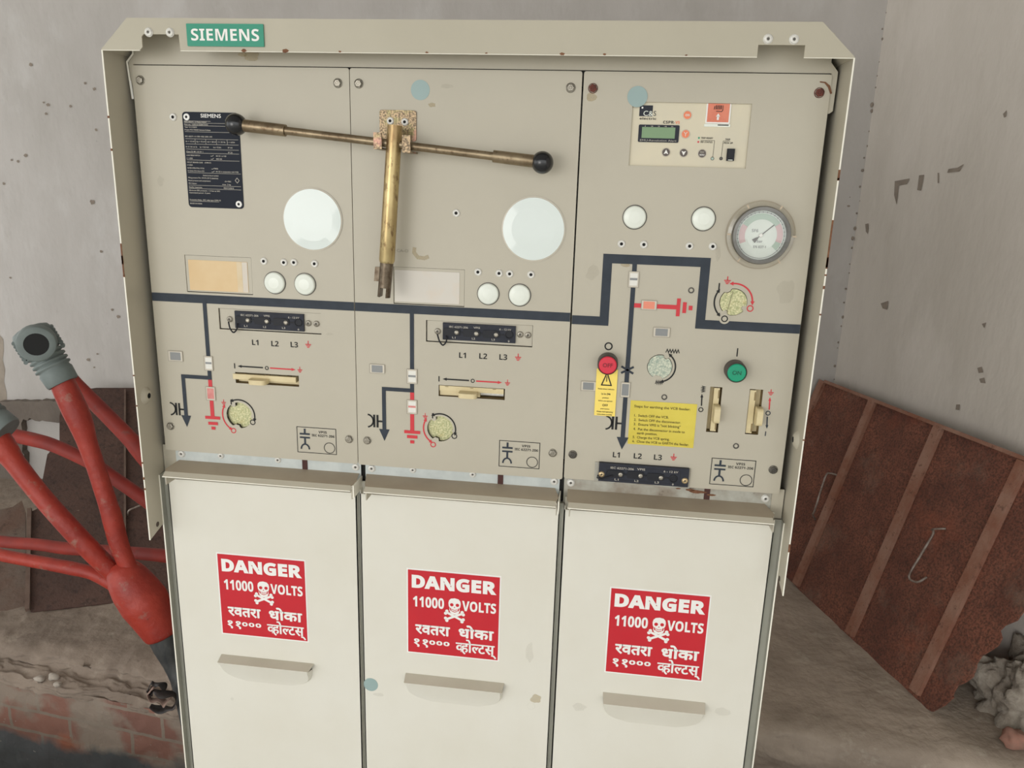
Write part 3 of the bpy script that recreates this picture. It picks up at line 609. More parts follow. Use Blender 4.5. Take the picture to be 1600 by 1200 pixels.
# ---- shapes printed on the panels
def earth(b, x, z, h, y, m):                  # small earth symbol
    b.rect(x - h * .06, x + h * .06, z, z + h * .5, y, m)
    for k, w in enumerate((.42, .30, .17)): b.rect(x - h * w, x + h * w, z - h * (.08 + .2 * k), z + h * (.05 - .2 * k), y, m)
def zigzag(b, x, z, w, h, n, y, m, vertical=False, lw=.0011):
    pts = [(-w / 2 + w * i / (2 * n), h / 2 * (-1) ** (i + 1)) for i in range(2 * n + 1)]
    b.stroke([(x + q[1], z + q[0]) if vertical else (x + q[0], z + q[1]) for q in pts], lw, y, m)
def sealing_end(b, xr, z, m, y):              # cable sealing end with capacitive tap, to the left of the cable arrow
    b.stroke([(xr, z), (xr - .008, z)], .0026, y, m)
    for x in (xr - .0085, xr - .0135): b.rect(x - .0016, x + .0016, z - .0098, z + .0098, y, m)
    b.stroke([(xr - .0245 + .0095 * math.cos(a), z + .0098 * math.sin(a)) for a in [-1.45 + 2.9 * i / 12 for i in range(13)]], .0024, y, m)
def vpis_box(b, r):
    x0, x1, z0, z1 = r; w = x1 - x0; h = z1 - z0
    b.stroke([(x0, z0), (x1, z0), (x1, z1), (x0, z1)], .0010, Y1, BLACK, True)
    xc = x0 + w * .20; b.rect(xc - .0015, xc + .0015, z1 - h * .26, z1 - h * .06, Y1, NAVY); b.rect(xc - w * .13, xc + w * .13, z1 - h * .30, z1 - h * .23, Y2, NAVY)
    b.rect(xc - w * .13, xc + w * .13, z1 - h * .44, z1 - h * .375, Y2, NAVY); b.rect(xc - .0015, xc + .0015, z1 - h * .68, z1 - h * .44, Y1, NAVY)
    b.stroke([(xc + w * .105 * math.cos(a), z0 + h * .13 + h * .20 * math.sin(a)) for a in [PI * i / 12 for i in range(13)]], .0024, Y2, NAVY)
    b.text('VPIS', x0 + w * .66, z1 - h * .20, w * .21, h * .090, Y1, BLACK); b.text('IEC 62271-206', x0 + w * .67, z1 - h * .34, w * .58, h * .090, Y1, BLACK)
    b.ring(x0 + w * .825, z0 + h * .24, w * .135, .0010, Y1, BLACK)
def blind_cap(u, v, rp, parent):
    x, z = F(u, v); r = rp * S(u, v); b = MB()
    b.lathe(x, z, 0, [(r * 1.06, -.001), (r * 1.07, .0006), (r * .99, .0008), (r * .97, .0028), (r * .88, .0042), (r * .5, .0056), (.00001, .006)], [DARKS, DARKS, CAPW, CAPW, CAPW, CAPW], 40); return b.build('blind_cap', parent, (x, 0, z))
def window_disc(x, z, r, parent):
    b = MB(); b.lathe(x, z, 0, [(r * 1.025, -.001), (r * 1.025, .0010), (r, .0012), (r * .985, .0022)], [DARKS, WIN, WIN], 64)
    b.lathe(x, z, -.0022, [(r * .985, 0), (r * .7, .0010), (r * .35, .0015), (.00001, .0017)], WGLASS, 64); return b.build('round_cover_disc', parent, (x, 0, z))
WINL = mat('window_edge', rgb(150, 142, 128), rough=.4)
INDW = mat('indicator_white', rgb(228, 226, 218), rough=.35)
def indicator(u, v, wp_, hp, parent, fill, dash=None, name='position_indicator', vertical=True):
    x, z = F(u, v); s = S(u, v); w = wp_ * s / 2; h = hp * s / 2; b = MB()
    b.plate(rrect(x - w, x + w, z - h, z + h, .0012, 3), [rrect(x - w * .74, x + w * .74, z - h * .78, z + h * .78, .0006, 2)], -.0014, .002, WIN)
    b.stroke([(x - w, z - h), (x + w, z - h), (x + w, z + h), (x - w, z + h)], .0006, -.0016, WINL, True)
    b.rect(x - w * .76, x + w * .76, z - h * .8, z + h * .8, -.0011, fill)
    if dash is not None:
        if vertical: b.rect(x - w * .76, x + w * .76, z - h * .1, z + h * .18, -.00125, dash)
        else: b.rect(x - w * .1, x + w * .18, z - h * .8, z + h * .8, -.00125, dash)
    return b.build(name, parent, (x, 0, z))
def notch_hole(x, z, r, tabs, n=72):
    pts = []
    for i in range(n):
        a = 360 * i / n; k = 1.0
        for (c, hw, dep) in tabs:
            d = abs((a - c + 180) % 360 - 180)
            if d < hw: k = min(k, 1 - dep * min(1, (hw - d) / 3.0))
        pts.append((x + r * k * math.cos(math.radians(a)), z + r * k * math.sin(math.radians(a))))
    return pts
def recess(b, hole, y0, y1, m):               # wall of a recess behind a hole in the panel
    n = len(hole); V = [(a, y0, c) for a, c in hole] + [(a, y1, c) for a, c in hole]
    return b.add(V, [(i, (i + 1) % n, n + (i + 1) % n, n + i) for i in range(n)], m)

def shaft_cover(u, v, rp, tabs, parent, m, proud=False, fold=None):
    x, z = F(u, v); r = rp * S(u, v); hole = notch_hole(x, z, r, tabs); b = MB()
    if proud:
        cut = notch_hole(x, z, r * .96, tabs); b.plate(cut, [], -.0015, .002, m); recess(b, notch_hole(x, z, r, tabs), .0, .012, DARK); b.disc(x, z, r * 1.0, .011, DARK)
        if fold: a = math.radians(fold); b.stroke([(x + r * .8 * math.cos(a) - r * .25, z + r * .8 * math.sin(a)), (x - r * .8 * math.cos(a) - r * .25, z - r * .8 * math.sin(a))], .0012, -.0017, mat('fold_line', rgb(146, 142, 108), rough=.5, metal=.3))
    else:
        recess(b, hole, .0, .010, DARK); b.disc(x, z, r * 1.02, .0050, m, 40)
    return b.build('shaft_cover', parent, (x, 0, z)), hole

# ---- slots, sockets
def h_slot(r, parent, right_open):
    x0, x1, z0, z1 = r; w = x1 - x0; h = z1 - z0; b = MB()
    b.box(x0 - .001, x1 + .001, .022, .024, z0 - .001, z1 + .001, IVORYD)
    recess(b, [(x0, z0), (x1, z0), (x1, z1), (x0, z1)], .0005, .022, IVORYD)
    o = b.build('selector_slot', cab, (x0, 0, z0)); b = MB()
    if not right_open: b.box(x0 - .003, x1 - .004, -.002, .012, z0 + h * .38, z1 - h * .14, IVORY); b.box(x0 + .001, x1 - .001, .008, .018, z0 + .001, z0 + h * .4, IVORY)
    else: b.box(x0 + .001, x1 - .002, .001, .014, z0 + h * .50, z1 - h * .06, IVORY); b.box(x0 + .001, x0 + w * .62, .004, .018, z0 + .001, z0 + h * .5, IVORY); b.tube([(x0 + w * .6, .012, z0 + h * .3), (x1 - .003, .012, z0 + h * .3)], .0032, ALU, 12)
    for k in (.12, .5, .84): b.tube([(x0 + w * k, .004, z1 - h * .135), (x0 + w * k, .004, z1 - h * .10)], .004, IVORYD, 14)
    b.build('slide_bar', o); xc = x0 + w * .40 if not right_open else x0 + w * .46
    b = MB(); zk = z0 + h * .36; V = []
    pts = rrect(xc - .0135, xc + .0135, -.011, .012, .006, 4)   # (x, y) outline of the tongue
    b.slab([Vector((q[0], q[1] - .006, zk - .003)) for q in pts], Vector((0, 0, .007)), IVORY)
    pass
    b.build('slide_knob', o); return o
def v_slot(r, parent, side):
    x0, x1, z0, z1 = r; w = x1 - x0; h = z1 - z0; b = MB()
    b.box(x0 - .001, x1 + .001, .022, .024, z0 - .001, z1 + .001, IVORYD); recess(b, [(x0, z0), (x1, z0), (x1, z1), (x0, z1)], .0005, .022, IVORYD)
    o = b.build('selector_slot', cab, (x0, 0, z0)); b = MB()
    xa = x0 + w * (.36 if side > 0 else .05)
    b.box(xa, xa + w * .46, .002, .014, z0 + .001, z1 - .002, IVORY); b.box(x0 + .0005, x1 - .0005, .012, .018, z0 + .001, z1 - .001, IVORY)
    for k in (.14, .84): b.box(xa + w * .36, xa + w * .47, .0015, .006, z0 + h * k - .006, z0 + h * k + .006, IVORYD)
    b.build('slide_bar', o); b = MB(); xk = x0 + w * (.62 if side > 0 else .78); zk = z0 + h * .44
    pts = rrect(zk - .0125, zk + .0125, -.012, .010, .006, 4)
    b.slab([Vector((xk - .0035, q[1] - .004, q[0])) for q in pts], Vector((.008, 0, 0)), IVORY); 
    b.build('slide_knob', o); return o
def socket_block(frame, black, screws, socks, full=False):
    """capacitive voltage test sockets: pale carrier, black block with three capped sockets and an earth socket"""
    x0, x1, z0, z1 = frame; b = MB()
    if full: b.plate(rrect(x0, x1, z0, z1, .001, 2), [], -.0015, .0016, GALVR)
    else: b.plate(rrect(x0 + .0012, x1 - .0006, z0 + .0012, z1 - .0006, .0005, 2), [], .0022, .0016, PAINT); b.box(x0 - .002, x1 + .002, .006, .008, z0 - .002, z1 + .002, DARK)
    o = b.build('voltage_test_block', cab, (x0, 0, z0))
    yb = -.006 if full else -.001; a0, a1, c0, c1 = black; b = MB()
    b.box(a0, a1, yb, .004, c0, c1, DEVB)
    if full: b.stroke([(a0 + .011, c0 + .004), (a1 - .012, c0 + .004), (a1 - .012, c1 - .004), (a0 + .011, c1 - .004)], .0006, yb - .0003, DEVH, True)
    h = c1 - c0; w = a1 - a0
    ic = a0 + w * (.22 if not full else .26)
    b.text('IEC 62271-206', ic, c1 - h * .27, w * .26, h * .11, yb - .0004, DEVT, False, .01); b.text('VPIS', a0 + w * (.47 if not full else .47), c1 - h * .25, w * .09, h * .11, yb - .0004, DEVT, False, .01); b.text('6 - 12 kV', a0 + w * (.86 if not full else .80), c1 - h * .27, w * .16, h * .11, yb - .0004, DEVT, False, .01)
    for t, (x, z) in zip(('L1', 'L2', 'L3'), socks): b.text(t, x - w * .04, c0 + h * .10, w * .045, h * .11, yb - .0004, DEVT, False, .01)
    earth(b, socks[3][0], c0 + h * .12, .0035, yb - .0004, DEVT)
    bl = b.build('socket_body', o)
    for (x, z) in socks[:3]:
        b = MB(); b.plate([(x - .0185, z - .0052), (x - .004, z - .0055), (x + .004, z - .0042), (x + .0055, z), (x + .004, z + .0048), (x - .004, z + .006), (x - .0185, z + .0055), (x - .020, z)], [], yb - .0012, .0012, DEVH)
        b.lathe(x, z, yb - .0012, [(.0034, 0), (.0030, .0016), (.0015, .0022), (.00001, .0022)], STEEL, 16); b.box(x + .0055, x + .0125, yb - .0008, yb, z - .0012, z + .0012, DEVH); b.build('socket_cap', o)
    x, z = socks[3]; b = MB(); b.lathe(x, z, yb, [(.0062, 0), (.006, .0012), (.0048, .0014), (.0044, .0004), (.00001, .0004)], DEVH, 20); b.build('earth_socket', o)
    for (u, v) in screws:
        x, z = F(u, v); cap_screw(x, z, yb if full else .0014, .0040, mat('brass_screw', rgb(190, 168, 130), rough=.35, metal=.7) if full else STEEL, o, 'fixing_screw', False)
    x, z = F(*screws[0]); b = MB(); q, rr = smooth_path([((x + .001, yb - .004, z - .003), .0011), ((x + .005, yb - .008, z - .012), .0011), ((x + .010, yb - .008, z - .0175), .0011), ((x + .0145, yb - .006, z - .012), .0011), ((x + .0135, yb - .002, z - .005), .0011)], 5)
    if not full: b.tube(q, rr, DEVH, 8); b.build('cap_cord', o)
    else:
        b.tube([(x - .005, yb - .003, z), (x - .006, yb - .004, z - .004), (x, yb - .004, z - .006), (x + .008, yb - .003, z - .003), (x + .016, yb - .002, z)], .0012, DEVH, 8); b.build('cap_cord', o)

# ---- front panels
XP = [(-.0006, .3093), (.3103, .6200), (.6222, .9296)]
ZPB = [F(259.6, 702.8)[1], F(878, 749)[1], F(1218, 772)[1]]
rects = {}
holes = [[], [], []]
rects['label1'] = qrect((288, 398.3), (392, 402.4), (395.5, 461.5), (292.5, 455.7)); rects['label2'] = qrect((614, 418), (726, 420), (725.6, 480), (615.4, 474.4))
rects['vp1'] = qrect((340.8, 481), (501.7, 490), (501.7, 523.4), (343, 513.8)); rects['vp2'] = qrect((665.6, 499.8), (832.5, 508.8), (831.8, 543), (665.6, 533.6))
rects['vb1'] = qrect((366, 485.6), (474, 491), (475.8, 518.7), (369, 511.5)); rects['vb2'] = qrect((692, 504), (805.5, 509.7), (805.5, 536), (692, 530.6))
rects['vp3'] = qrect((930, 722), (1080.5, 732), (1076, 763.8), (928, 751.8), -.0015); rects['vb3'] = qrect((936, 723), (1077, 733), (1075, 762), (935, 751), -.006)
rects['s1'] = qrect((368, 581.6), (467, 587), (467, 604.6), (368, 598)); rects['s2'] = qrect((685.8, 601.4), (789, 607.5), (788.6, 625), (685, 618.8))
rects['s3'] = qrect((1111, 604.5), (1129.5, 605), (1121, 675.8), (1102, 674.5)); rects['s4'] = qrect((1172, 608), (1192.5, 608.8), (1184.5, 679.5), (1163.8, 678))
rects['relay'] = qrect((988, 160), (1175.6, 161), (1165, 263), (982.8, 259))
for k, ix in (('label1', 0), ('label2', 1), ('vp1', 0), ('vp2', 1), ('s1', 0), ('s2', 1), ('s3', 2), ('s4', 2), ('relay', 2)):
    x0, x1, z0, z1 = rects[k]; holes[ix].append([(x0, z0), (x1, z0), (x1, z1), (x0, z1)])
COVERS = [(0, 374, 649, 19.8, ((117, 12, .24), (255, 16, .22), (0, 6, .10)), ZINC, False, None), (1, 687.8, 670, 20.3, ((122, 11, .24), (250, 15, .22), (-5, 6, .10)), ZINC, False, None),
          (2, 1145.7, 472, 21.8, ((118, 14, .16), (-28, 12, .26), (238, 12, .22)), ZINC, True, 80), (2, 1030.8, 573, 19.8, ((62, 12, .18), (262, 22, .24), (160, 6, .06)), ZINCG, True, None)]
_cov = []
for (ix, u, v, rp, tabs, m, proud, fold) in COVERS:
    o, h = shaft_cover(u, v, rp, tabs, cab, m, proud, fold); holes[ix].append(h)
panels = []
BUSW = .0125
zbus = (F(235, 461.3)[1] + F(554, 479.3)[1] + F(890, 497)[1] + F(553, 479.3)[1]) / 4
for ix in range(3):
    x0, x1 = XP[ix]; b = MB()
    b.plate(rrect(x0, x1, ZPB[ix], Z(0), .003, 3), holes[ix], 0.0, .0026, PAINT)
    if ix < 2:
        b.rect(x0 + .0002, x1 - .0002, zbus - BUSW / 2, zbus + BUSW / 2, Y1, NAVY)
        pts = (dict(top=(319.7, 472), ind=(326.4, 567.5), br=(328.5, 590), bl=(285.7, 588), tip=(293, 667), ab=(291.7, 649), lw=6.0, e0=(328, 594), e1=(332.5, 651.5),
                             bars=((321.3, 344.4, 652.5), (326.2, 341, 661.5), (331, 337, 668.8)), red=(329.8, 614.7), hk=(290.4, 640), L=((398.9, 535), (429.7, 537), (459.9, 538.5), (481.7, 538)), sy=(366.7, 571.5, 411, 574.4, 371.4, 572, 417, 575, 422, 575, 462, 577.6, 468.6, 577.6), rot=(374, 649), ra=(24, 110, -8, 26, 155, 232), I=(361.3, 628), E=(349.6, 628.4), O=(395, 659.7), O2=(365, 672.7),
                             vb=((463.7, 666.7), (525, 670.5), (525.6, 710), (465.7, 706)), gi=(274.8, 556, 21.8, 14.6)), dict(top=(643.5, 490), ind=(644, 588), br=(644.3, 610), bl=(600, 607.5), tip=(600.8, 688.7), ab=(600.5, 670.5), lw=6.3, e0=(644, 614), e1=(644.3, 674),
                             bars=((632, 657, 675), (636.8, 653, 682.4), (641.7, 648, 690.3)), red=(644, 635.6), hk=(598.5, 658.6), L=((722.7, 555), (755, 556.5), (786.4, 558), (809.6, 558)), sy=(686, 591.8, 733, 594.5, 691.4, 592, 738.7, 595, 744, 595.4, 784.6, 597.8, 793, 597.8), rot=(687.8, 670), ra=(24, 112, -10, 26, 155, 232), I=(676, 649.6), E=(664.4, 649.8), O=(709.9, 681.3), O2=(676.8, 694.6),
                             vb=((780.8, 688), (843.8, 692.3), (842, 732.4), (779.6, 728)), gi=(589.7, 576, 23, 14)))[ix]
        s = S(*pts['ind']); lw = pts['lw'] * s
        xv = (F(*pts['top'])[0] + F(*pts['ind'])[0] + F(*pts['e1'])[0]) / 3; zbr = (F(*pts['br'])[1] + F(*pts['bl'])[1]) / 2
        xl = (F(*pts['bl'])[0] + F(*pts['ab'])[0]) / 2; zt_ = F(*pts['tip'])[1]; zab = F(*pts['ab'])[1]; ze = F(*pts['e1'])[1]
        b.rect(xv - lw / 2, xv + lw / 2, zbr - lw / 2, zbus, Y2, NAVY)
        b.stroke([(xv, zbr), (xl, zbr), (xl, zab - .002)], lw * .95, Y3, NAVY)
        b.poly([(xl - .0080, zab), (xl, zt_), (xl + .0080, zab)], Y2, NAVY)
        b.rect(xv - lw / 2, xv + lw / 2, ze, zbr - lw * .4, Y2 + .00005, RED)
        for k, (ua, ub, v) in enumerate(pts['bars']):
            w = (F(ub, v)[0] - F(ua, v)[0]) / 2; z = F((ua + ub) / 2, v)[1]; b.rect(xv - w, xv + w, z - .0024, z + .0024, Y3, RED)
        sealing_end(b, xl - lw * .3, F(*pts['hk'])[1], BLACK, Y1)
        for t, q in zip(('L1', 'L2', 'L3'), pts['L']): x, z = F(*q); b.text(t, x, z - .0040, None, .0080, Y1, BLACK)
        x, z = F(*pts['L'][3]); earth(b, x, z, .0105, Y1, RED)
        q = pts['sy']; x, z = F(q[0], q[1]); b.rect(x - .0008, x + .0008, z - .004, z + .004, Y1, BLACK)
        b.arrow(F(q[2], q[3]), F(q[4], q[5]), .0021, Y1, BLACK); x, z = F(q[6], q[7]); b.ring(x, z, .0024, .0012, Y1, BLACK)
        b.arrow(F(q[8], q[9]), F(q[10], q[11]), .0021, Y1, RED); x, z = F(q[12], q[13]); earth(b, x, z, .0090, Y1, RED)
        x, z = F(*pts['rot']); r1, a0, a1, r2, c0, c1 = pts['ra']; sr = S(*pts['rot'])
        b.arc(x, z, r1 * sr, a0, a1, .0021, Y1, BLACK); b.arc(x, z, r2 * sr, c0, c1, .0021, Y1, RED)
        x, z = F(*pts['I']); b.rect(x - .0009, x + .0009, z - .004, z + .004, Y1, BLACK); x, z = F(*pts['E']); earth(b, x, z, .0088, Y1, RED)
        x, z = F(*pts['O']); b.ring(x, z, .0037, .0014, Y1, BLACK); x, z = F(*pts['O2']); b.ring(x, z, .0036, .0014, Y1, RED)
        vpis_box(b, qrect(*pts['vb']))
    else:
        xa = F(949.6, 405)[0]; za = (F(949.6, 405)[1] + F(1102.6, 409)[1]) / 2; xb_ = (F(1102.6, 409)[0] + F(1094, 507)[0]) / 2; zc = (F(943.5, 501)[1] + F(892, 500)[1]) / 2; zd = (F(1094, 507)[1] + F(1250, 514)[1]) / 2
        b.stroke([(x0 + .0002, zc), (xa, zc), (xa, za), (xb_, za), (xb_, zd), (x1 - .0002, zd)], BUSW, Y1, NAVY)
        xv = (F(991.6, 415)[0] + F(984, 530)[0] + F(972, 690)[0]) / 3; zt_ = F(971.8, 702)[1]; zab = F(972.5, 683)[1]; lw = .0062
        b.rect(xv - lw / 2, xv + lw / 2, zab - .001, za, Y2, NAVY); b.poly([(xv - .0085, zab), (xv, zt_), (xv + .0085, zab)], Y3, NAVY)
        z = F(980, 578)[1]
        for sg in (-1, 1): b.stroke([(xv - .0085, z - .0048 * sg), (xv + .0085, z + .0048 * sg)], .0030, Y3, NAVY)
        sealing_end(b, xv - lw * .3, F(945, 660)[1], BLACK, Y1)
        zr = (F(990, 477)[1] + F(1057, 480)[1]) / 2; b.rect(xv + lw / 2, F(1060, 480)[0], zr - .0030, zr + .0030, Y2, RED)
        for u, va, vb in ((1059.8, 466, 494), (1069.5, 472, 489), (1079, 477, 484)): x = F(u, 480)[0]; h = (F(u, va)[1] - F(u, vb)[1]) / 2; b.rect(x - .0025, x + .0025, zr - h, zr + h, Y3, RED)
        x, z = F(950.9, 541); b.ring(x, z, .0048, .0019, Y1, BLACK)
        x, z = F(1152, 550.5); b.rect(x - .0008, x + .0008, z - .0058, z + .0058, Y1, BLACK)
        x, z = F(1051, 548.7); zigzag(b, x, z, .0185, .0048, 5, Y1, BLACK); x, z = F(1029.5, 597.5); zigzag(b, x, z, .0095, .0048, 4, Y1, BLACK)
        x, z = F(1030.8, 573); sr = S(1030.8, 573); b.arc(x, z, 24.5 * sr, 48, -72, .0021, Y1, BLACK)
        x, z = F(1145.7, 472); b.arc(x, z, 28.5 * sr, 150, 222, .0021, Y1, BLACK); b.arc(x, z, 28.5 * sr, 95, 5, .0021, Y1, RED)
        x, z = F(1123.6, 447.5); b.rect(x - .0009, x + .0009, z - .0046, z + .0046, Y1, BLACK); x, z = F(1136.7, 438); earth(b, x, z, .0105, Y1, RED)
        x, z = F(1172, 482); b.ring(x, z, .0038, .0014, Y1, RED)
        x, z = F(1132, 498); b.disc(x, z, .0072, Y2, PAINT); b.ring(x, z, .0038, .0015, Y3, BLACK)
        x, z = F(1098.8, 608); zigzag(b, x, z, .0088, .0044, 4, Y1, BLACK, True)
        b.arrow(F(1096, 634), F(1096.8, 615), .0018, Y1, BLACK); x, z = F(1095, 640); b.ring(x, z, .0029, .0013, Y1, BLACK)
        x, z = F(1204.5, 613); earth(b, x, z, .0088, Y1, RED); b.arrow(F(1201.8, 640), F(1203, 620.5), .0018, Y1, RED); x, z = F(1200, 645.5); b.ring(x, z, .0028, .0013, Y1, NAVY)
        b.arrow(F(1198.8, 651), F(1198, 670), .0018, Y1, NAVY); x, z = F(1196, 677.5); b.rect(x - .0007, x + .0007, z - .0034, z + .0034, Y1, NAVY)
        for t, q in zip(('L1', 'L2', 'L3'), ((963, 710.5), (996.5, 712.5), (1028, 714.5))): x, z = F(*q); b.text(t, x, z - .0040, None, .0080, Y1, BLACK)
        x, z = F(1052.5, 714); earth(b, x, z, .0105, Y1, RED)
        vpis_box(b, qrect((1112.5, 715.8), (1180.8, 720), (1176.8, 760.5), (1108.8, 756)))
        for pts_ in (((1281, 127), (1290, 128), (1297, 134), (1300, 146), (1297, 147), (1293, 136), (1288, 130), (1281, 129)),): b.poly([F(*q) for q in pts_][::-1], Y1, RUSTT)
    panels.append(b.build('front_panel', cab))
p1, p2, p3_ = panels
def stain(panel, u, v, rx, rz, seed, m=TAN):
    x, z = F(u, v); s = S(u, v); b = MB(); b.poly(blob(x, z, rx * s, rz * s, seed), -.0003, m); b.build('stain', panel)
stain(p3_, 925, 152, 9, 6, 2.2); stain(p2, 675, 164, 6, 3, 1.1); stain(p1, 251, 283, 5, 7, 5.5, FAINT); stain(p2, 697, 135, 9, 3, 7.2, FAINT)
x, z = F(655, 397); s = S(655, 397); b = MB(); b.stroke([(x - 7 * s, z + 10 * s), (x - 8 * s, z + 2 * s), (x - 2 * s, z - 5 * s), (x + 8 * s, z - 6 * s), (x + 15 * s, z - 3 * s)], 6 * s, -.0003, TAN); b.text('CA-O', F(629, 394)[0], F(629, 394)[1], 18 * s, 4.5 * s, -.0003, mat('faded_print', rgb(150, 144, 130), rough=.6), False); b.build('stain', p2)
stain(p3_, 978, 414, 8, 3, 3.1); stain(p1, 515, 522, 6, 2, 8.8, FAINT); stain(p3_, 1230, 455, 14, 20, 4.4, FAINT); stain(p3_, 925, 425, 10, 12, 6.3, FAINT); stain(p3_, 1122, 395, 4, 12, 9.4, FAINT)

# panel hardware
for u, v, ix in ((219.5, 125.5, 0), (528, 130, 0), (266.8, 665.6, 0), (545.6, 686, 0), (560.7, 130.7, 1), (891.7, 137.3, 1), (574, 688, 1), (863.6, 707.6, 1), (926.6, 138, 2), (1280, 145, 2), (895, 710, 2), (1208, 733.8, 2)):
    x, z = F(u, v); m = STEEL if ix < 2 else (RUSTS if v < 300 else DARKS); cap_screw(x, z, 0, .0056, m, panels[ix])
for u, v, ix in ((271, 183, 0), (412.6, 408, 0), (443.9, 410, 0), (459.6, 410, 0), (491.8, 412, 0), (713, 333, 1), (747, 425, 1), (780, 427, 1), (796.5, 427.8, 1), (829.8, 429, 1), (971, 381, 2), (1006, 382, 2), (1077.4, 384.5, 2), (1113.6, 385, 2)):
    x, z = F(u, v); rivet(x, z, 0, .0052, panels[ix])
for u, v in ((1080, 453.6), (1038, 620.5), (1150, 696.8)):
    x, z = F(u, v); b = MB(); b.lathe(x, z, 0, [(.0042, 0), (.0042, .0006), (.0026, .0006), (.0022, -.0005), (.00001, -.0005)], [DARKS, DARKS, HOLEB, HOLEB], 20); b.build('threaded_insert', p3_, (x, 0, z))
for u, v, r, ix in ((429.7, 441.8, 16, 0), (477, 444, 16, 0), (763, 459, 16.5, 1), (812, 461, 16.8, 1), (991.6, 339.4, 18, 2), (1099, 342, 18.3, 2)): blind_cap(u, v, r, panels[ix])
window_disc(.2518, Z(-.1998), .0425, p1); window_disc(.5641, Z(-.2017), .0425, p2)
dot(656.8, 140.7, 14.7, 0, p2); dot(996, 151, 15.8, -.0004, p3_)
indicator(326.4, 567.5, 13, 21.5, p1, INDW, GREYI); indicator(644, 588, 15.7, 22.5, p2, INDW, GREYI); indicator(329.8, 614.7, 14, 20.5, p1, REDI); indicator(644, 635.6, 15.5, 22, p2, INDW, REDI)
indicator(990, 436.5, 16, 25, p3_, INDW, GREYI); indicator(1014, 476.7, 24, 15, p3_, ORI); indicator(977, 608.7, 14.5, 24, p3_, GREYI)
indicator(274.8, 556.3, 22, 15, p1, GREYI, name='status_window'); indicator(589.7, 576, 23, 14, p2, GREYI, name='status_window'); indicator(1033.6, 519, 26, 15, p3_, GREYI, name='status_window'); indicator(919.5, 603, 23, 15, p3_, GREYI, name='status_window')
# name plate
x0, x1, z0, z1 = qrect((285.5, 175), (373.5, 176), (381, 326.5), (294.8, 323.5)); w = x1 - x0; h = z1 - z0
b = MB(); b.plate(rrect(x0, x1, z0, z1, .005, 5), [], -.0008, .0008, PLATEB)
def nt_(t, fx, fz, fw, fh=.012): b.text(t, x0 + w * fx, z1 - h * fz, w * fw if fw else None, h * fh, -.0011, DEVT if fh < .02 else WHITE, False, .012, 'l')
nt_('SIEMENS', .33, .055, .36, .038)
LINES = [('RMU 8DJ10 - 3 Phase Indoor', .03, .108, .40), ('Part no. 1250101058475421', .03, .135, .42), ('Year 11/11/2012', .03, .163, .22), ('Project PO/1700425 Siemens Kolkata', .03, .19, .46), ('IEC 62271-1/-100/-102/-200/-103', .03, .258, .48),
         ('Ur = 12 kV   Up = 75 kV   Ud = 28 kV   f = 50 Hz   Ir = 630A', .03, .310, .88), ('Ik 21 kA tk 3s', .03, .366, .20), ('Ip = 52.5 kA', .28, .366, .16), ('Ima = 52.5kA', .52, .366, .14), ('IP 65', .78, .366, .08), ('Class E3 M1 C2 S1 1', .03, .416, .30), ('IP 2X', .78, .416, .08),
         ('LOAD BREAK SWITCH', .03, .455, .24), ('M1 E3 / n=100', .56, .455, .18), ('Ir = 630A', .03, .486, .11), ('M0 E3', .56, .486, .10), ('CIRCUIT BREAKER CLASS', .03, .528, .28), (': E1M1C1', .34, .528, .12), ('Ir=630A', .03, .556, .10), ('RATED OPERATING CYCLE', .03, .588, .30), ('M0', .52, .588, .06), ('O-3min-CO-3min-CO', .03, .618, .30), ('M1 E3 in conjunction with VCB', .54, .618, .40),
         ('Sealed pressure system', .30, .662, .28), ('Filling pressure Pre: 150 kPa (20 C) (absolute)', .03, .69, .54), ('Rated pressure and temperature', .03, .72, .40), ('-5/+70C', .68, .72, .12), ('SF6 Volume :', .03, .75, .15), ('max. 2 kg', .64, .752, .15), ('Quality inspection', .03, .79, .24), ('00415/00.8', .66, .79, .18),
         ('Minimum SF6 pressure : 1.3 bar at 20C', .03, .825, .56), ('Guaranteed period : 2 years', .03, .85, .38), ('Protection Relay : IDC relay type CSPR-V5', .03, .925, .56), ('MADE IN INDIA', .03, .965, .22)]
for (t, fx, fz, fw) in LINES: nt_(t, fx, fz, fw, .0135)
for fz, f0, f1 in ((.095, .03, .50), (.114, .03, .96), (.142, .03, .96), (.205, .03, .98), (.278, .03, .97), (.332, .03, .97), (.385, .03, .97), (.425, .03, .97), (.498, .03, .97), (.632, .03, .98), (.765, .03, .97), (.80, .03, .97), (.935, .03, .56)):
    b.rect(x0 + w * f0, x0 + w * f1, z1 - h * fz, z1 - h * fz + .0004, -.0011, DEVT)
for fx in (.2, .39, .58, .77): b.rect(x0 + w * fx, x0 + w * fx + .0004, z1 - h * .332, z1 - h * .278, -.0011, DEVT)
for fz in (.452, .484, .586, .617): b.stroke([(x0 + w * .46, z1 - h * fz), (x0 + w * .49, z1 - h * fz), (x0 + w * .515, z1 - h * fz + .0015)], .0005, -.0011, DEVT)
c_ = (x0 + w * .91, z1 - h * .70); b.stroke([(c_[0] - .003, c_[1]), (c_[0], c_[1] - .0035), (c_[0] + .003, c_[1]), (c_[0], c_[1] + .0035)], .0006, -.0011, DEVT, True)
npl = b.build('name_plate', p1)
for (u, v) in ((292, 182.8), (373.8, 319)):
    x, z = F(u, v); b = MB(); b.lathe(x, z, -.0008, [(.0046, 0), (.0044, .0008), (.0018, .0011), (.0014, .0003), (.00001, .0003)], [WHITE, WHITE, HOLEB, HOLEB], 20); b.build('plate_rivet', p1, (x, -.0008, z))
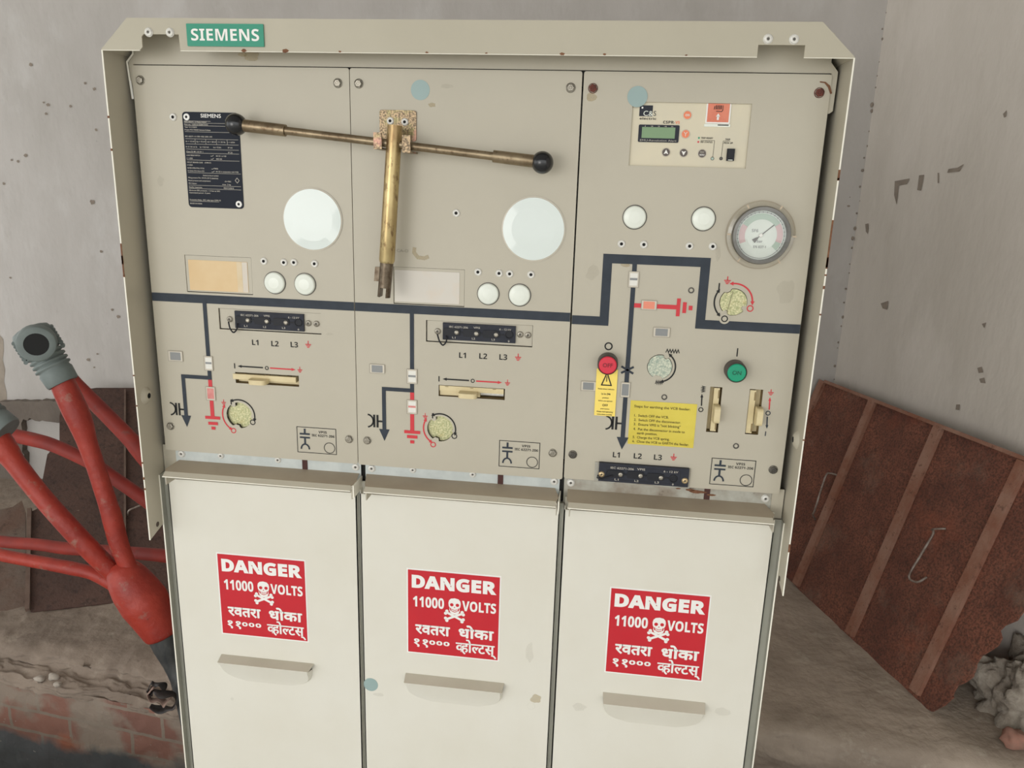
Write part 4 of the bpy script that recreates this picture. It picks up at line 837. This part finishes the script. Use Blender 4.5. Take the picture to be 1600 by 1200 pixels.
# label holders
for k, pn, m, fr in (('label1', p1, TAPE, (.05, .94, .06, .84)), ('label2', p2, TAPE2, (.02, .93, .07, .88))):
    x0, x1, z0, z1 = rects[k]; w = x1 - x0; h = z1 - z0; b = MB()
    b.plate(rrect(x0 + .0008, x1 - .0004, z0 + .0012, z1 - .0004, .0006, 2), [], .0004, .001, PAINT); b.box(x0 - .002, x1 + .002, .004, .006, z0 - .002, z1 + .002, DARK)
    o = b.build('label_holder', cab, (x0, 0, z0)); b = MB()
    b.plate(rrect(x0 + w * fr[0], x0 + w * fr[1], z0 + h * fr[2], z0 + h * fr[3] + .002, .001, 2), [], -.0002, .0005, m)
    if k == 'label1': b.rect(x0 + w * .86, x0 + w * fr[1] - .0004, z0 + h * fr[2] + .0005, z0 + h * fr[3] + .0015, -.0004, TAPE2); b.rect(x0 + w * .78, x0 + w * .861, z0 + h * fr[2] + .0005, z0 + h * fr[3] + .0015, -.0004, mat('half_faded_label', rgb(222, 204, 174), rgb(216, 194, 154), rough=.55, scale=30))
    b.build('label_insert', o)
socket_block(rects['vp1'], rects['vb1'], ((358.4, 499), (481.5, 505.4), (494, 506.3)), [F(*q) for q in ((388.3, 500), (418, 501.8), (447.7, 503.6), (466.4, 503.8))])
socket_block(rects['vp2'], rects['vb2'], ((683.6, 518), (812.7, 523), (825, 524)), [F(*q) for q in ((714, 519), (744.8, 521), (775.6, 522.8), (795.4, 522.8))])
socket_block(rects['vp3'], rects['vb3'], ((940, 738.8), (1069.5, 748.8)), [F(*q, -.006) for q in ((969.5, 741), (1000.8, 743), (1032.5, 746), (1052, 748))], True)
h_slot(rects['s1'], cab, False); h_slot(rects['s2'], cab, True); v_slot(rects['s3'], cab, 1); v_slot(rects['s4'], cab, -1)
# push buttons
for u, v, rp, mface, t, mt in ((949.6, 566, 16.5, BTNR, 'OFF', BTNT), (1147.6, 577.5, 17.3, BTNG, 'ON', BTNTG)):
    x, z = F(u, v); r = rp * S(u, v) * .97; b = MB(); b.lathe(x, z, 0, [(r, 0), (r, .014), (r * .97, .0185), (r * .88, .0195), (r * .86, .0180)], BTNB, 40); o = b.build('push_button', cab, (x, 0, z))
    b = MB(); b.lathe(x, z, -.0175, [(r * .87, 0), (r * .86, .0018), (r * .78, .0026), (.00001, .0028)], mface, 40); b.text(t, x, z - .0026, None, .0056, -.0209, mt, False, .008); b.build('button_cap', o)
# yellow tag and golden instruction sticker
x0, x1, z0, z1 = qrect((932.5, 580), (966, 581), (960, 650.7), (928, 647.5)); w = x1 - x0; h = z1 - z0; b = MB(); b.plate([(x0, z0), (x1, z0), (x1, z1 + .004), (x0, z1 + .004)], [], -.0020, .0003, YEL)
xc = (x0 + x1) / 2; b.stroke([(xc - .0068, z1 - h * .30), (xc + .0068, z1 - h * .30), (xc, z1 - h * .02)], .0016, -.0024, BLACK, True); b.rect(xc - .0006, xc + .0006, z1 - h * .22, z1 - h * .10, -.0024, BLACK)
for t, fz, fw, fh in (('Please ensure indicator', .40, .78, .026), ('is in ON', .52, .42, .042), ('position', .60, .30, .026), ('before you operate', .67, .66, .026), ('OFF', .78, .26, .05), ('push button', .85, .42, .024), ('Please read operating', .92, .76, .03), ('instructions carefully', .98, .72, .026)):
    b.text(t, xc, z1 - h * fz, w * fw, h * fh, -.0024, BLACK, True)
b.build('warning_tag', p3_)
x0, x1, z0, z1 = qrect((985, 626), (1088.8, 630.8), (1084, 698.8), (981, 694.5)); w = x1 - x0; h = z1 - z0; b = MB(); b.plate([(x0, z0), (x1, z0), (x1, z1), (x0, z1)], [], -.0006, .0004, GOLD)
for t, fx, fz, fw in (('Steps for earthing the VCB feeder:', .06, .15, .84), ('1.  Switch OFF the VCB.', .07, .36, .52), ('2.  Switch OFF the disconnector.', .07, .46, .71), ('3.  Ensure VPIS is "not blinking"', .07, .56, .71), ('4.  Put the disconnector in mode to', .07, .67, .78), ('earth position.', .13, .76, .31), ('5.  Charge the VCB spring.', .07, .86, .56), ('6.  Close the VCB to EARTH the feeder.', .07, .955, .86)):
    b.text(t, x0 + w * fx, z1 - h * fz, w * fw, h * .055, -.0010, GOLDT, False, .014, 'l')
b.build('instruction_sticker', p3_)
# pressure gauge
x, z = F(1190, 368, -.012); b = MB(); r = .0375
b.lathe(x, z, 0, [(r * .98, -.001), (r, .010), (r * .97, .0135), (r * .86, .0140), (r * .84, .0080)], GAUGEB, 56); g = b.build('pressure_gauge', cab, (x, 0, z))
b = MB(); rd = r * .85; b.disc(x, z, rd, -.0065, GAUGEW, 48)
for d0, d1, m in ((35, 150, GAUGEG), (150, 205, GAUGER), (-20, 35, GAUGER), (-42, -20, GAUGEG)):
    A = [math.radians(d0 + (d1 - d0) * i / 14) for i in range(15)]; b.stroke([(x + rd * .76 * math.cos(a), z + rd * .76 * math.sin(a)) for a in A], rd * .24, -.0068, m)
b.ring(x, z, rd * .93, .0007, -.0068, GREYI, 48)
for k in range(-4, 23): a = math.radians(k * 10); b.stroke([(x + rd * .90 * math.cos(a), z + rd * .90 * math.sin(a)), (x + rd * .96 * math.cos(a), z + rd * .96 * math.sin(a))], .0005, -.0069, BLACK)
b.text('bar', x - rd * .02, z - rd * .30, rd * .22, rd * .11, -.0068, GREYI); b.text('SF6', x - rd * .25, z + rd * .12, rd * .26, rd * .12, -.0068, GREYI); b.text('EN 837-1', x, z - rd * .52, rd * .5, rd * .10, -.0068, GREYI)
b.build('dial', g); b = MB(); a = math.radians(42); d = Vector((math.cos(a), math.sin(a))); c_ = Vector((x, z))
b.stroke([c_ - d * .006, c_ + d * .021], .0012, -.0075, DARKS); b.poly([c_ - d * .005 + Vector((-d.y, d.x)) * .0012, c_ - d * .012 + Vector((-d.y, d.x)) * .003, c_ - d * .012 - Vector((-d.y, d.x)) * .003, c_ - d * .005 - Vector((-d.y, d.x)) * .0012][::-1], -.0076, DARKS)
b.lathe(x, z, -.0075, [(.0026, 0), (.0022, .0012), (.00001, .0014)], WHITE, 20); b.build('needle', g)
b = MB(); b.lathe(x, z, -.0125, [(r * .86, 0), (r * .5, .0012), (.00001, .0016)], CLEAR, 48); b.build('glass', g)
b = MB(); ro = .0440
for d0, d1, pr in ((2, 58, 1), (62, 118, .6), (122, 178, 1), (232, 308, 1.2), (180, 230, .25), (310, 360, .25)):
    b.lathe(x, z, 0, [(r * 1.03, .004 + .010 * min(pr, 1)), (ro * .98, .004 + .008 * min(pr, 1)), (ro, .002), (ro * 1.005, 0)], CLEARY, 16, True, math.radians(d0), math.radians(d1))
for d_ in (0, 60, 120, 180, 232, 308): a = math.radians(d_); b.stroke([(x + r * 1.04 * math.cos(a), z + r * 1.04 * math.sin(a)), (x + ro * math.cos(a), z + ro * math.sin(a))], .0016, -.0125, mat('aged_plastic_rib', rgb(196, 176, 150), rough=.3))
b.ring(x, z, ro, .0009, -.0012, mat('aged_plastic_rim', rgb(172, 160, 142), rough=.3), 56); b.build('guard_ring', g)
# protection relay behind its cut-out
x0, x1, z0, z1 = rects['relay']; w = x1 - x0; h = z1 - z0; yr = .0035; yt = yr - .0005
U = lambda u, v: F(u, v, yr)
b = MB(); b.box(x0 - .004, x1 + .004, yr, .03, z0 - .004, z1 + .004, CREAM)
q = qrect((999.8, 164.2), (1020.5, 165), (1019, 182), (998.6, 181.5), yr); b.rect(*q, yt, DEVB); b.text('C&S', (U(1004.5, 180)[0] + U(1026, 180)[0]) / 2, q[2] + .0006, .0165, .0062, yt - .0002, CAPW, False); b.text('C&S', q[1] + .0003, q[2] + .0006, .0165, .0062, yt - .0001, DEVB, False) if False else None
xs = U(1023, 180); b.text('S', xs[0], q[2] + .0006, None, .0062, yt - .0003, DEVB, False); b.disc(q[0] + .0035, q[3] - .003, .0012, yt - .0002, WHITE)
b.text('electric', (U(999, 185)[0] + U(1026, 185)[0]) / 2, U(1010, 187)[1], .0215, .0026, yt, BLACK, True)
cx_ = U(1049, 191.5); b.text('CSPR-', cx_[0] - .003, cx_[1] - .0014, .0150, .0034, yt, BLACK, True); b.text('V5', cx_[0] + .0078, cx_[1] - .0014, .0056, .0034, yt, ORANGE, True)
for (u, v, m, t) in ((1092, 215.5, BTNG, 'TRIP READY'), (1091, 221.8, BTNR, 'IRF STATUS')):
    x, z = U(u, v); b.disc(x, z, .0012, yt, m, 14); b.text(t, x + .0028, z - .0010, .0150, .0021, yt, BLACK, True, 0, 'l')
for pts in (((1095, 219.3), (1116.5, 219.8), (1113.5, 246)), ((1141, 220.5), (1130, 220.3), (1126.8, 246))): b.stroke([U(*p_) for p_ in pts], .0004, yt, BLACK)
for (u, v, t) in ((1137, 218, 'TRIP'), (1138, 223.5, 'PICK UP')): x, z = U(u, v); b.text(t, x, z - .001, None, .0021, yt, BLACK, True)
for (u, v, m) in ((1113, 247.8, GAUGEG), (1126.5, 247.8, DARKS)): x, z = U(u, v); b.disc(x, z, .0017, yt, m, 18); b.ring(x, z, .0019, .0005, yt - .0001, BLACK, 18)
rel = b.build('protection_relay', cab, (x0, 0, z0))
b = MB(); q = qrect((998, 193.8), (1062, 196.6), (1059.6, 224), (997, 221), yr); b.plate(rrect(*q, .0015, 3), [], yr - .0012, .0012, DEVB); l = qrect((1002.8, 198), (1055, 200), (1054, 217), (1002.8, 215.3), yr)
b.rect(*l, yr - .0015, LCD); b.text('EMU-Revolution Alert', (q[0] + q[1]) / 2, q[2] + .0012, (q[1] - q[0]) * .9, .0022, yr - .0015, DEVT, False); b.text('1  2  3  4  5', (q[0] + q[1]) / 2, q[3] - .0026, (q[1] - q[0]) * .7, .0014, yr - .0015, DEVT, False); b.build('display', rel)
for (u, v, m, kind) in ((1074, 180, ORANGE, 'bars'), (1071, 209.5, ORANGE, 'y'), (1040.5, 238, GREYK, 'up'), (1068, 238.8, GREYK, 'down'), (1096.8, 240, GREYK, 'text')):
    x, z = U(u, v); r = .0058; b = MB(); b.lathe(x, z, yr, [(r, 0), (r * .97, .0008), (r * .84, .0012), (.00001, .0013)], [WIN, WIN, m], 28); yy = yr - .0016
    if kind == 'bars': b.text('ON', x, z - .0014, .0052, .0028, yy, CAPW)
    elif kind == 'y': b.stroke([(x - .0022, z + .0026), (x, z)], .0006, yy, CAPW); b.stroke([(x + .0022, z + .0026), (x, z), (x, z - .003)], .0006, yy, CAPW)
    elif kind == 'up': b.poly([(x - .003, z - .0024), (x, z - .0012), (x + .003, z - .0024), (x, z + .0034)], yy, WHITE)
    elif kind == 'down': b.poly([(x - .003, z + .0024), (x, z - .0034), (x + .003, z + .0024), (x, z + .0012)], yy, WHITE)
    else: b.text('TEST', x, z + .0008, .0056, .0018, yy, DEVT); b.text('MENU', x, z - .0026, .0060, .0020, yy, WHITE)
    b.build('relay_key', rel, (x, yr, z))
b = MB(); q = qrect((1104, 160), (1142.7, 160), (1140, 193.8), (1102, 193), yr); q = (q[0], q[1], q[2], z1 - .0003); b.plate(rrect(*q, .001, 2), [], yr - .0015, .0015, WHITE); b.rect(q[0] + .0018, q[1] - .0018, q[2] + .0018, q[3], yr - .0017, SALMON)
xm = (q[0] + q[1]) / 2; zt_ = q[3] - .004
for k in (-.0032, -.0011, .0010, .0030): b.stroke([(xm + k, zt_ + .002), (xm + k, zt_ - .003)], .0012, yr - .0019, BLACK)
b.stroke([(xm - .005, zt_ + .001), (xm - .0056, zt_ - .003)], .001, yr - .0019, BLACK); b.stroke([(xm - .003, zt_ - .0052), (xm + .004, zt_ - .0056), (xm + .0052, zt_ - .004), (xm + .0052, zt_ + .002)], .0008, yr - .0019, BLACK)
b.stroke([(xm, q[2] + .0045), (xm, q[2] + .009)], .0026, yr - .0019, WHITE); b.poly([(xm - .0026, q[2] + .0085), (xm + .0026, q[2] + .0085), (xm, q[2] + .0125)], yr - .0019, WHITE); b.build('orange_card', rel)
b = MB(); b.box(q[0] - .001, q[1] + .001, yr - .0012, yr, q[2] - .0038, q[2] - .0005, CAPW); b.rect(q[0] + .016, q[1] - .001, q[2] - .0022, q[2] - .0010, yr - .0014, BLACK); b.build('card_slot', rel)
b = MB(); q = qrect((1135.5, 232), (1147.8, 233), (1146.2, 252), (1135, 251), yr); b.box(q[0], q[1], yr - .004, yr, q[2], q[3], DEVH); b.box(q[0] + .001, q[1] - .001, yr - .0055, yr - .004, q[2] + .004, q[3] - .001, DEVH); b.rect(q[0] + .002, q[1] - .002, q[2] + .0006, q[2] + .0014, yr - .0042, CAPW); b.build('toggle', rel)
# bracket for the operating lever
yb_ = -.0022; x0, x1, z0, z1 = qrect((593.3, 172), (650.4, 172), (650, 220.7), (593, 220), yb_); b = MB(); b.plate(rrect(x0, x1, z0, z1, .003, 3), [], yb_, .0022, ZINCR); brk = b.build('lever_bracket', cab, (x0, 0, z0))
for (u, v) in ((610, 189), (632.6, 190.6)): x, z = F(u, v, yb_); rivet(x, z, yb_, .0048, brk)
YT = -.030
for (ua, ub, va, vb) in ((584, 597, 206.7, 230.6), (628.8, 641.7, 211, 236)):
    a = F(ua, va, YT - .010); c = F(ub, vb, YT - .010); b = MB(); xa, xb = a[0], c[0]; zlo, zhi = c[1], a[1]
    b.box(xa, xb, YT - .012, YT - .009, zlo, zhi, ZINCR); b.box(xa, xb, YT - .012, yb_, zlo - .0022, zlo, ZINCR); b.build('hook', brk)

# ---- rails between panels and doors
for ix, (sx, mk, m) in enumerate((((284, 708.8, 556, 729.5), (476.5, 725), GALV), ((581, 731.7, 866, 752), (782, 749), GALV), ((892, 754, 1196, 778.8), (1104.5, 773), GALVR))):
    yrl = .006; xa = F(sx[0], sx[1], yrl)[0] - .010; xb = F(sx[2], sx[3], yrl)[0] + .008; zc = F(sx[0], sx[1], yrl)[1]
    b = MB(); b.box(xa, xb, yrl, yrl + .002, Z(-.60), Z(-.555), m); xm = F(*mk, yrl)[0]; b.box(xm - .0042, xm + .0042, yrl - .0006, yrl, Z(-.585), Z(-.556), mat('red_lead_mark', rgb(74, 44, 40), rough=.8))
    o = b.build('mounting_rail', cab, (xa, yrl, Z(-.6)))
    for k in (0, 2): x, z = F(sx[k], sx[k + 1], yrl); cap_screw(x, z, yrl, .0054, ALU, o, 'rail_screw', False)
    if ix != 1: b = MB(); b.box(-.0093 if ix == 0 else xb + .0005, xa - .0005 if ix == 0 else .9383, .007, .009, Z(-.60), Z(-.555), PAINT); b.build('corner_post', cab)
    if ix == 2: b = MB(); [b.poly(blob(*F(u, v, .004), rx, rz, u), .0052, RUSTT) for u, v, rx, rz in ((1078, 766, .007, .0016), (1090, 769, .012, .0022), (1112, 774, .006, .0014), (1060, 764, .004, .001))]; b.build('rust_stain', o)
    if ix < 2:
        for fx in (.25, .56): x = xa + (xb - xa) * fx; cap_screw(x, Z(-.566), yrl, .0046, ALU, o, 'rail_screw', False)

# ---- doors
DX = [(.0012, .3075), (.3135, .6185), (.6255, .9272)]
LX = [((.0105, .3120), (.018, .3085)), ((.3270, .6170), (.3195, .6085)), ((.6290, .9215), (.6285, .9110))]
SIGN = [(.0730, .2222, -.8742, -.7266), (.3858, .5345, -.8738, -.7244), (.7002, .8500, -.8736, -.7254)]
PULL = [((346.4, 1022), (490.8, 1036.6), (340, 1036.6), (479, 1049), (360, 1063), (471, 1071)), ((634, 1053), (787.8, 1065.4), (632, 1067.5), (784.5, 1082.8), (652.5, 1096), (772, 1104)), ((942, 1082), (1101.8, 1097), (943.7, 1100), (1101, 1117), (965, 1128), (1085, 1138))]
YD = -.005
GRIPT = mat('shaded_grip_paint', rgb(196, 188, 172), rgb(186, 178, 161), rough=.55, scale=9)  # grip tops darker than the doors: their shade is painted into the colour
LIPM = mat('lip_top_paint', rgb(176, 163, 143), rgb(164, 150, 131), rough=.6, scale=9)  # darker, browner paint for the lip tops
def danger_sign(r, parent):
    x0, x1, z0, z1 = r; x0, x1, z0, z1 = x0, x1, Z(z0), Z(z1); w = x1 - x0; h = z1 - z0; y = YD - .0006
    X = lambda f: x0 + w * f; ZZ = lambda f: z1 - h * f
    b = MB(); b.plate([(x0, z0), (x1, z0), (x1, z1), (x0, z1)], [], YD - .0003, .0004, WHITE); b.rect(X(.014), X(.986), ZZ(.985), ZZ(.016), y, SIGNR); y -= .0003
    b.text('DANGER', X(.505), ZZ(.213), w * .90, h * .136, y, WHITE, True, .036); b.text('11000', X(.235), ZZ(.435), w * .335, h * .118, y, WHITE, True, .014); b.text('VOLTS', X(.775), ZZ(.435), w * .36, h * .112, y, WHITE, True, .014)
    cx, top = .515, .30                        # skull
    sk = [(-.066, .06), (-.060, .03), (-.04, .008), (0, 0), (.04, .008), (.060, .03), (.066, .06), (.062, .095), (.052, .115), (.056, .14), (.046, .17), (.024, .188), (0, .192), (-.024, .188), (-.046, .17), (-.056, .14), (-.052, .115), (-.062, .095)]
    b.poly([(X(cx + a), ZZ(top + c)) for a, c in sk][::-1], y, WHITE); y2 = y - .0002
    for sg in (-1, 1):
        b.poly([(X(cx + sg * .030 + .019 * math.cos(t)), ZZ(top + .078 + .019 * math.sin(t))) for t in [-2 * PI * i / 14 for i in range(14)]], y2, SIGNR)
        b.poly([(X(cx + sg * .050), ZZ(top + .118)), (X(cx + sg * .040), ZZ(top + .112)), (X(cx + sg * .030), ZZ(top + .150)), (X(cx + sg * .046), ZZ(top + .145))][::sg], y2, SIGNR)
    b.poly([(X(cx - .007), ZZ(top + .112)), (X(cx + .007), ZZ(top + .112)), (X(cx), ZZ(top + .095))], y2, SIGNR)
    b.stroke([(X(cx - .030), ZZ(top + .130)), (X(cx), ZZ(top + .140)), (X(cx + .030), ZZ(top + .130))], h * .006, y2, SIGNR); b.stroke([(X(cx - .028), ZZ(top + .150)), (X(cx), ZZ(top + .160)), (X(cx + .028), ZZ(top + .150))], h * .008, y2, SIGNR)
    for sg in (-1, 1):
        p = Vector((X(cx - .088), ZZ(.512 + sg * .042))); q = Vector((X(cx + .088), ZZ(.512 - sg * .042))); b.stroke([p, q], h * .026, y - .00005 * sg, WHITE); n = (q - p).normalized(); n = Vector((-n.y, n.x))
        for e in (p, q):
            for s2 in (-1, 1): c = e + n * s2 * h * .015; b.disc(c.x, c.y, h * .018, y - .0001, WHITE, 14)
    for q_, (dx, dz) in enumerate(((-.004, 0), (.004, 0), (0, .004), (0, -.004))): b.text('रवतरा', X(.28 + dx), ZZ(.752 + dz), w * .37, h * .112, y - .00004 * q_, WHITE, False, .012); b.text('धोका', X(.75 + dx), ZZ(.752 + dz), w * .37, h * .112, y - .00004 * q_, WHITE, False, .012)
    for dx in (-.003, .003): b.text('११', X(.155 + dx), ZZ(.905), w * .15, h * .095, y - dx * .01, WHITE, False, .012); b.text('०००', X(.355 + dx), ZZ(.888), w * .215, h * .085, y - dx * .01, WHITE, False, .014)
    # the word for volts: half va + ho + half la + tta + sa with virama
    k = None; seq = []; pen = 0.0
    for ch, half in (('व', True), ('हो', False), ('ल', True), ('ट', False), ('स्', False)):
        V, P = glyphs(ch, False, .012); xs_ = [v[0] for v in V]; a = min(xs_); e = max(xs_)
        if half: e2 = a + (e - a) * (.70 if ch == 'व' else .70); V, P = clip_right(V, P, e2)
        elif ch == 'स्': e2 = glyph_w('स', False)[1]
        else: e2 = e
        seq.append((V, P, pen - a)); pen += (e2 - a) - .012
    kx = w * .41 / pen
    for dx in (-.003, .003):
      for V, P, off in seq: b.add([(X(.535 + dx) + (v[0] + off) * kx, y - dx * .01, ZZ(.925) + v[1] * h * .118 / .70) for v in V], P, WHITE)
    return b.build('danger_sign', parent)
for ix in range(3):
    x0, x1 = DX[ix]; b = MB(); b.box(x0, x1, YD, YD + .002, .03, Z(-.6065), DOORP); b.box(x0, x1, .004, .006, Z(-.61), Z(-.590), DOORP); b.box(x0, x1, YD + .002, .006, Z(-.6085), Z(-.6067), DOORP); b.box(x0, x0 + .0015, YD, .02, .03, Z(-.6), DOORP); b.box(x1 - .0015, x1, YD, .02, .03, Z(-.6), DOORP)
    d = b.build('door', cab, (x0, YD, .03))
    (fa, fb), (ra, rb) = LX[ix]; yf, zf, yr_, zr = -.036, Z(-.5855), .010, Z(-.5775); b = MB(); t = .0045
    V = lambda x, y, z: Vector((x, y, z))
    ca = .010
    bv = .007                                                 # bevelled front edge
    top = [V(ra, yr_, zr), V(rb, yr_, zr), V(fb, yf + .016, zf + .0030), V(fb - ca * .4, yf + bv, zf + .0012), V(fa + ca * .3, yf + bv, zf + .0012), V(fa - .000, yf + .014, zf + .0026)]
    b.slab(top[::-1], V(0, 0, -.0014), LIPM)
    b.hexa([(fa + ca * .2, yf, zf - t), (fb - ca * .3, yf, zf - t), (fb - ca * .4, yf + bv, zf + .0012), (fa + ca * .3, yf + bv, zf + .0012), (fa + ca * .2, yf + .0012, zf - t), (fb - ca * .3, yf + .0012, zf - t), (fb - ca * .4, yf + bv, zf), (fa + ca * .3, yf + bv, zf)], PAINT)
    b.box(fa + ca * .2, fb - ca * .3, yf - .0004, yf + .0008, zf - t - .0012, zf - t + .0002, EDGE)
    b.box(fa + .004, fa + .0056, yf + .004, .004, Z(-.605), zf - .001, PAINT); b.box(fb - .003, fb - .0014, yf + .004, .004, Z(-.605), zf - .001, PAINT)
    if ix < 2: b.box(fb - .0002, fb + .0016, yf + .002, .008, Z(-.602), zf + .003, EDGE)
    b.build('door_lip', d)
    danger_sign(SIGN[ix], d)
    P = PULL[ix]; yp = YD - .017
    tl, tr = T(*P[0], YD), T(*P[1], YD); fl, fr_ = T(*P[2], yp), T(*P[3], yp); bl, br = T(*P[4], YD), T(*P[5], YD)
    zT = (tl.z + tr.z) / 2; zF = (fl.z + fr_.z) / 2; zB = (bl.z + br.z) / 2; xl, xr = tl.x, tr.x; fx0, fx1 = (tl.x * .5 + fl.x * .5), (tr.x * .5 + fr_.x * .5)
    if fx1 > xr - .001: fx1 = xr - .001
    n = 48; rows = []
    for j in range(9):
        t_ = j / 8
        row = []
        for i in range(n + 1):
            s_ = i / n * 2 - 1; hw = (xr - xl) / 2; xc = (xl + xr) / 2
            if j == 0: row.append((xc + hw * s_, YD - .0002, zT)); continue
            if j == 1: row.append(((fx0 + fx1) / 2 + (fx1 - fx0) / 2 * s_, yp, zF)); continue
            f = (j - 1) / 7; half = (fx1 - fx0) / 2 * math.sqrt(max(0, 1 - (f * .93) ** 4)); x_ = (fx0 + fx1) / 2 + half * s_
            dep = (1 - f) ** 1.2 * min(1, (1 - abs(s_)) * 26 + .0)
            row.append((x_, YD - .0002 - (YD - yp) * dep if abs(s_) < 1 else YD - .0002, zF + (zB - zF) * f))
        rows.append(row)
    b = MB(); VV = [p for r in rows for p in r]; k = n + 1
    b.add(VV, [(j * k + i, (j + 1) * k + i, (j + 1) * k + i + 1, j * k + i + 1) for j in range(1, 8) for i in range(n)], DOORP)
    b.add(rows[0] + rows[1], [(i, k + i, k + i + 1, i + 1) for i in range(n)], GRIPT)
    for s_, xx in ((0, fx0), (1, fx1)):
        e = 0 if s_ == 0 else n; b.add([rows[0][e], rows[1][e], (rows[1][e][0], YD - .0002, zF)], [(0, 1, 2) if s_ else (2, 1, 0)], DOORP)
    o = b.build('pull_grip', d)
    if ix == 1: dot(579.5, 1069.6, 11, YD, d)
    if ix == 1:
        x, z = F(838, 1092, YD); b = MB(); b.poly(blob(x, z, .009, .008, 2), YD - .0003, TAN); b.ring(x - .008, z - .014, .006, .0006, YD - .0003, FAINT); b.build('glue_residue', d)
    for (u, v, rx, rz, sd) in (((420, 950, 6, 10, 1), (363, 1092, 2.5, 2.5, 2)), ((828, 1020, 6, 16, 3), (592, 1085, 8, 3, 4)), ((1128, 1112, 12, 7, 5), (905, 1105, 10, 7, 6)))[ix]:
        x, z = F(u, v, YD); s = S(u, v, YD); b = MB(); b.poly(blob(x, z, rx * s, rz * s, sd * 2.3), YD - .0003, FAINT); b.build('scuff', d)

# ------------------------------------------------------------------ the operating lever hanging on the bracket
top = T(617.5, 194, YT); ax0 = T(617, 196, YT); ax1 = T(604.3, 411, YT - .004)
lev = thing('operating_lever', 'brassy T shaped operating lever with black ball grips hanging from the bracket', 'operating lever', (ax1.x, ax1.y, T(600, 466, YT).z))
k = .92 * S(610, 300, YT)
b = MB(); b.tube([ax0, ax0 + (ax1 - ax0) * .5, ax1 - (ax1 - ax0) * .02, ax1], [12.2 * k, 12.6 * k, 13.2 * k, 11.5 * k], BRASS, 32); b.build('shaft', lev, ax0)
t1 = T(599.8, 464, YT - .004); d = (t1 - ax1).normalized(); b = MB(); rt = 11 * k; ln = (t1 - ax1).length
b.tube([ax1 - d * .002, ax1 + d * ln * .72], [rt * 1.02, rt], TIPM, 28)
sd = d.cross(Vector((0, 1, 0))).normalized()
for sg in (-1, 1):                                             # the two prongs of the slotted end
    A0 = [math.radians(-62 + 124 * i / 10) for i in range(11)]; ring = lambda q: [q + sd * sg * rt * math.cos(a) + Vector((0, 1, 0)) * rt * math.sin(a) for a in A0]
    b.slab(ring(ax1 + d * ln * .70), d * ln * .30, TIPM)
q0 = ax1 + d * ln * .12; e = Vector((-1, 0, 0)); h_ = d * ln * .42
b.slab([q0 + e * rt * .7 + Vector((0, -.002, 0)), q0 + e * 19 * k + Vector((0, -.002, 0)), q0 + e * 19 * k + h_ + Vector((0, -.002, 0)), q0 + e * rt * .7 + h_ + Vector((0, -.002, 0))], Vector((0, .004, 0)), TIPM); b.build('key_tip', lev, ax1)
L0, L1 = T(372, 195, YT), T(846, 253.5, YT); dv = (L1 - L0).normalized()
b = MB(); b.tube([L0 + dv * .03, L1 - dv * .03], 6.6 * k, BRONZE, 20); b.build('cross_bar', lev, L0)
for a, c, sg in ((T(384, 196.5, YT), T(446, 204, YT), 1), (T(830, 251.5, YT), T(770.7, 244, YT), -1)):
    m = a - dv * .001 * sg; b = MB(); b.tube([a - dv * sg * .004, c], [10.0 * k, 9.6 * k], BRONZE, 24); o = b.build('ferrule', lev, a)
for c in (T(369, 194.5, YT), T(847.5, 254, YT)):
    b = MB(); b.ball(c, 16.6 * S(600, 220, YT), BALL, 36); o = b.build('ball_grip', lev, c); weld(o)
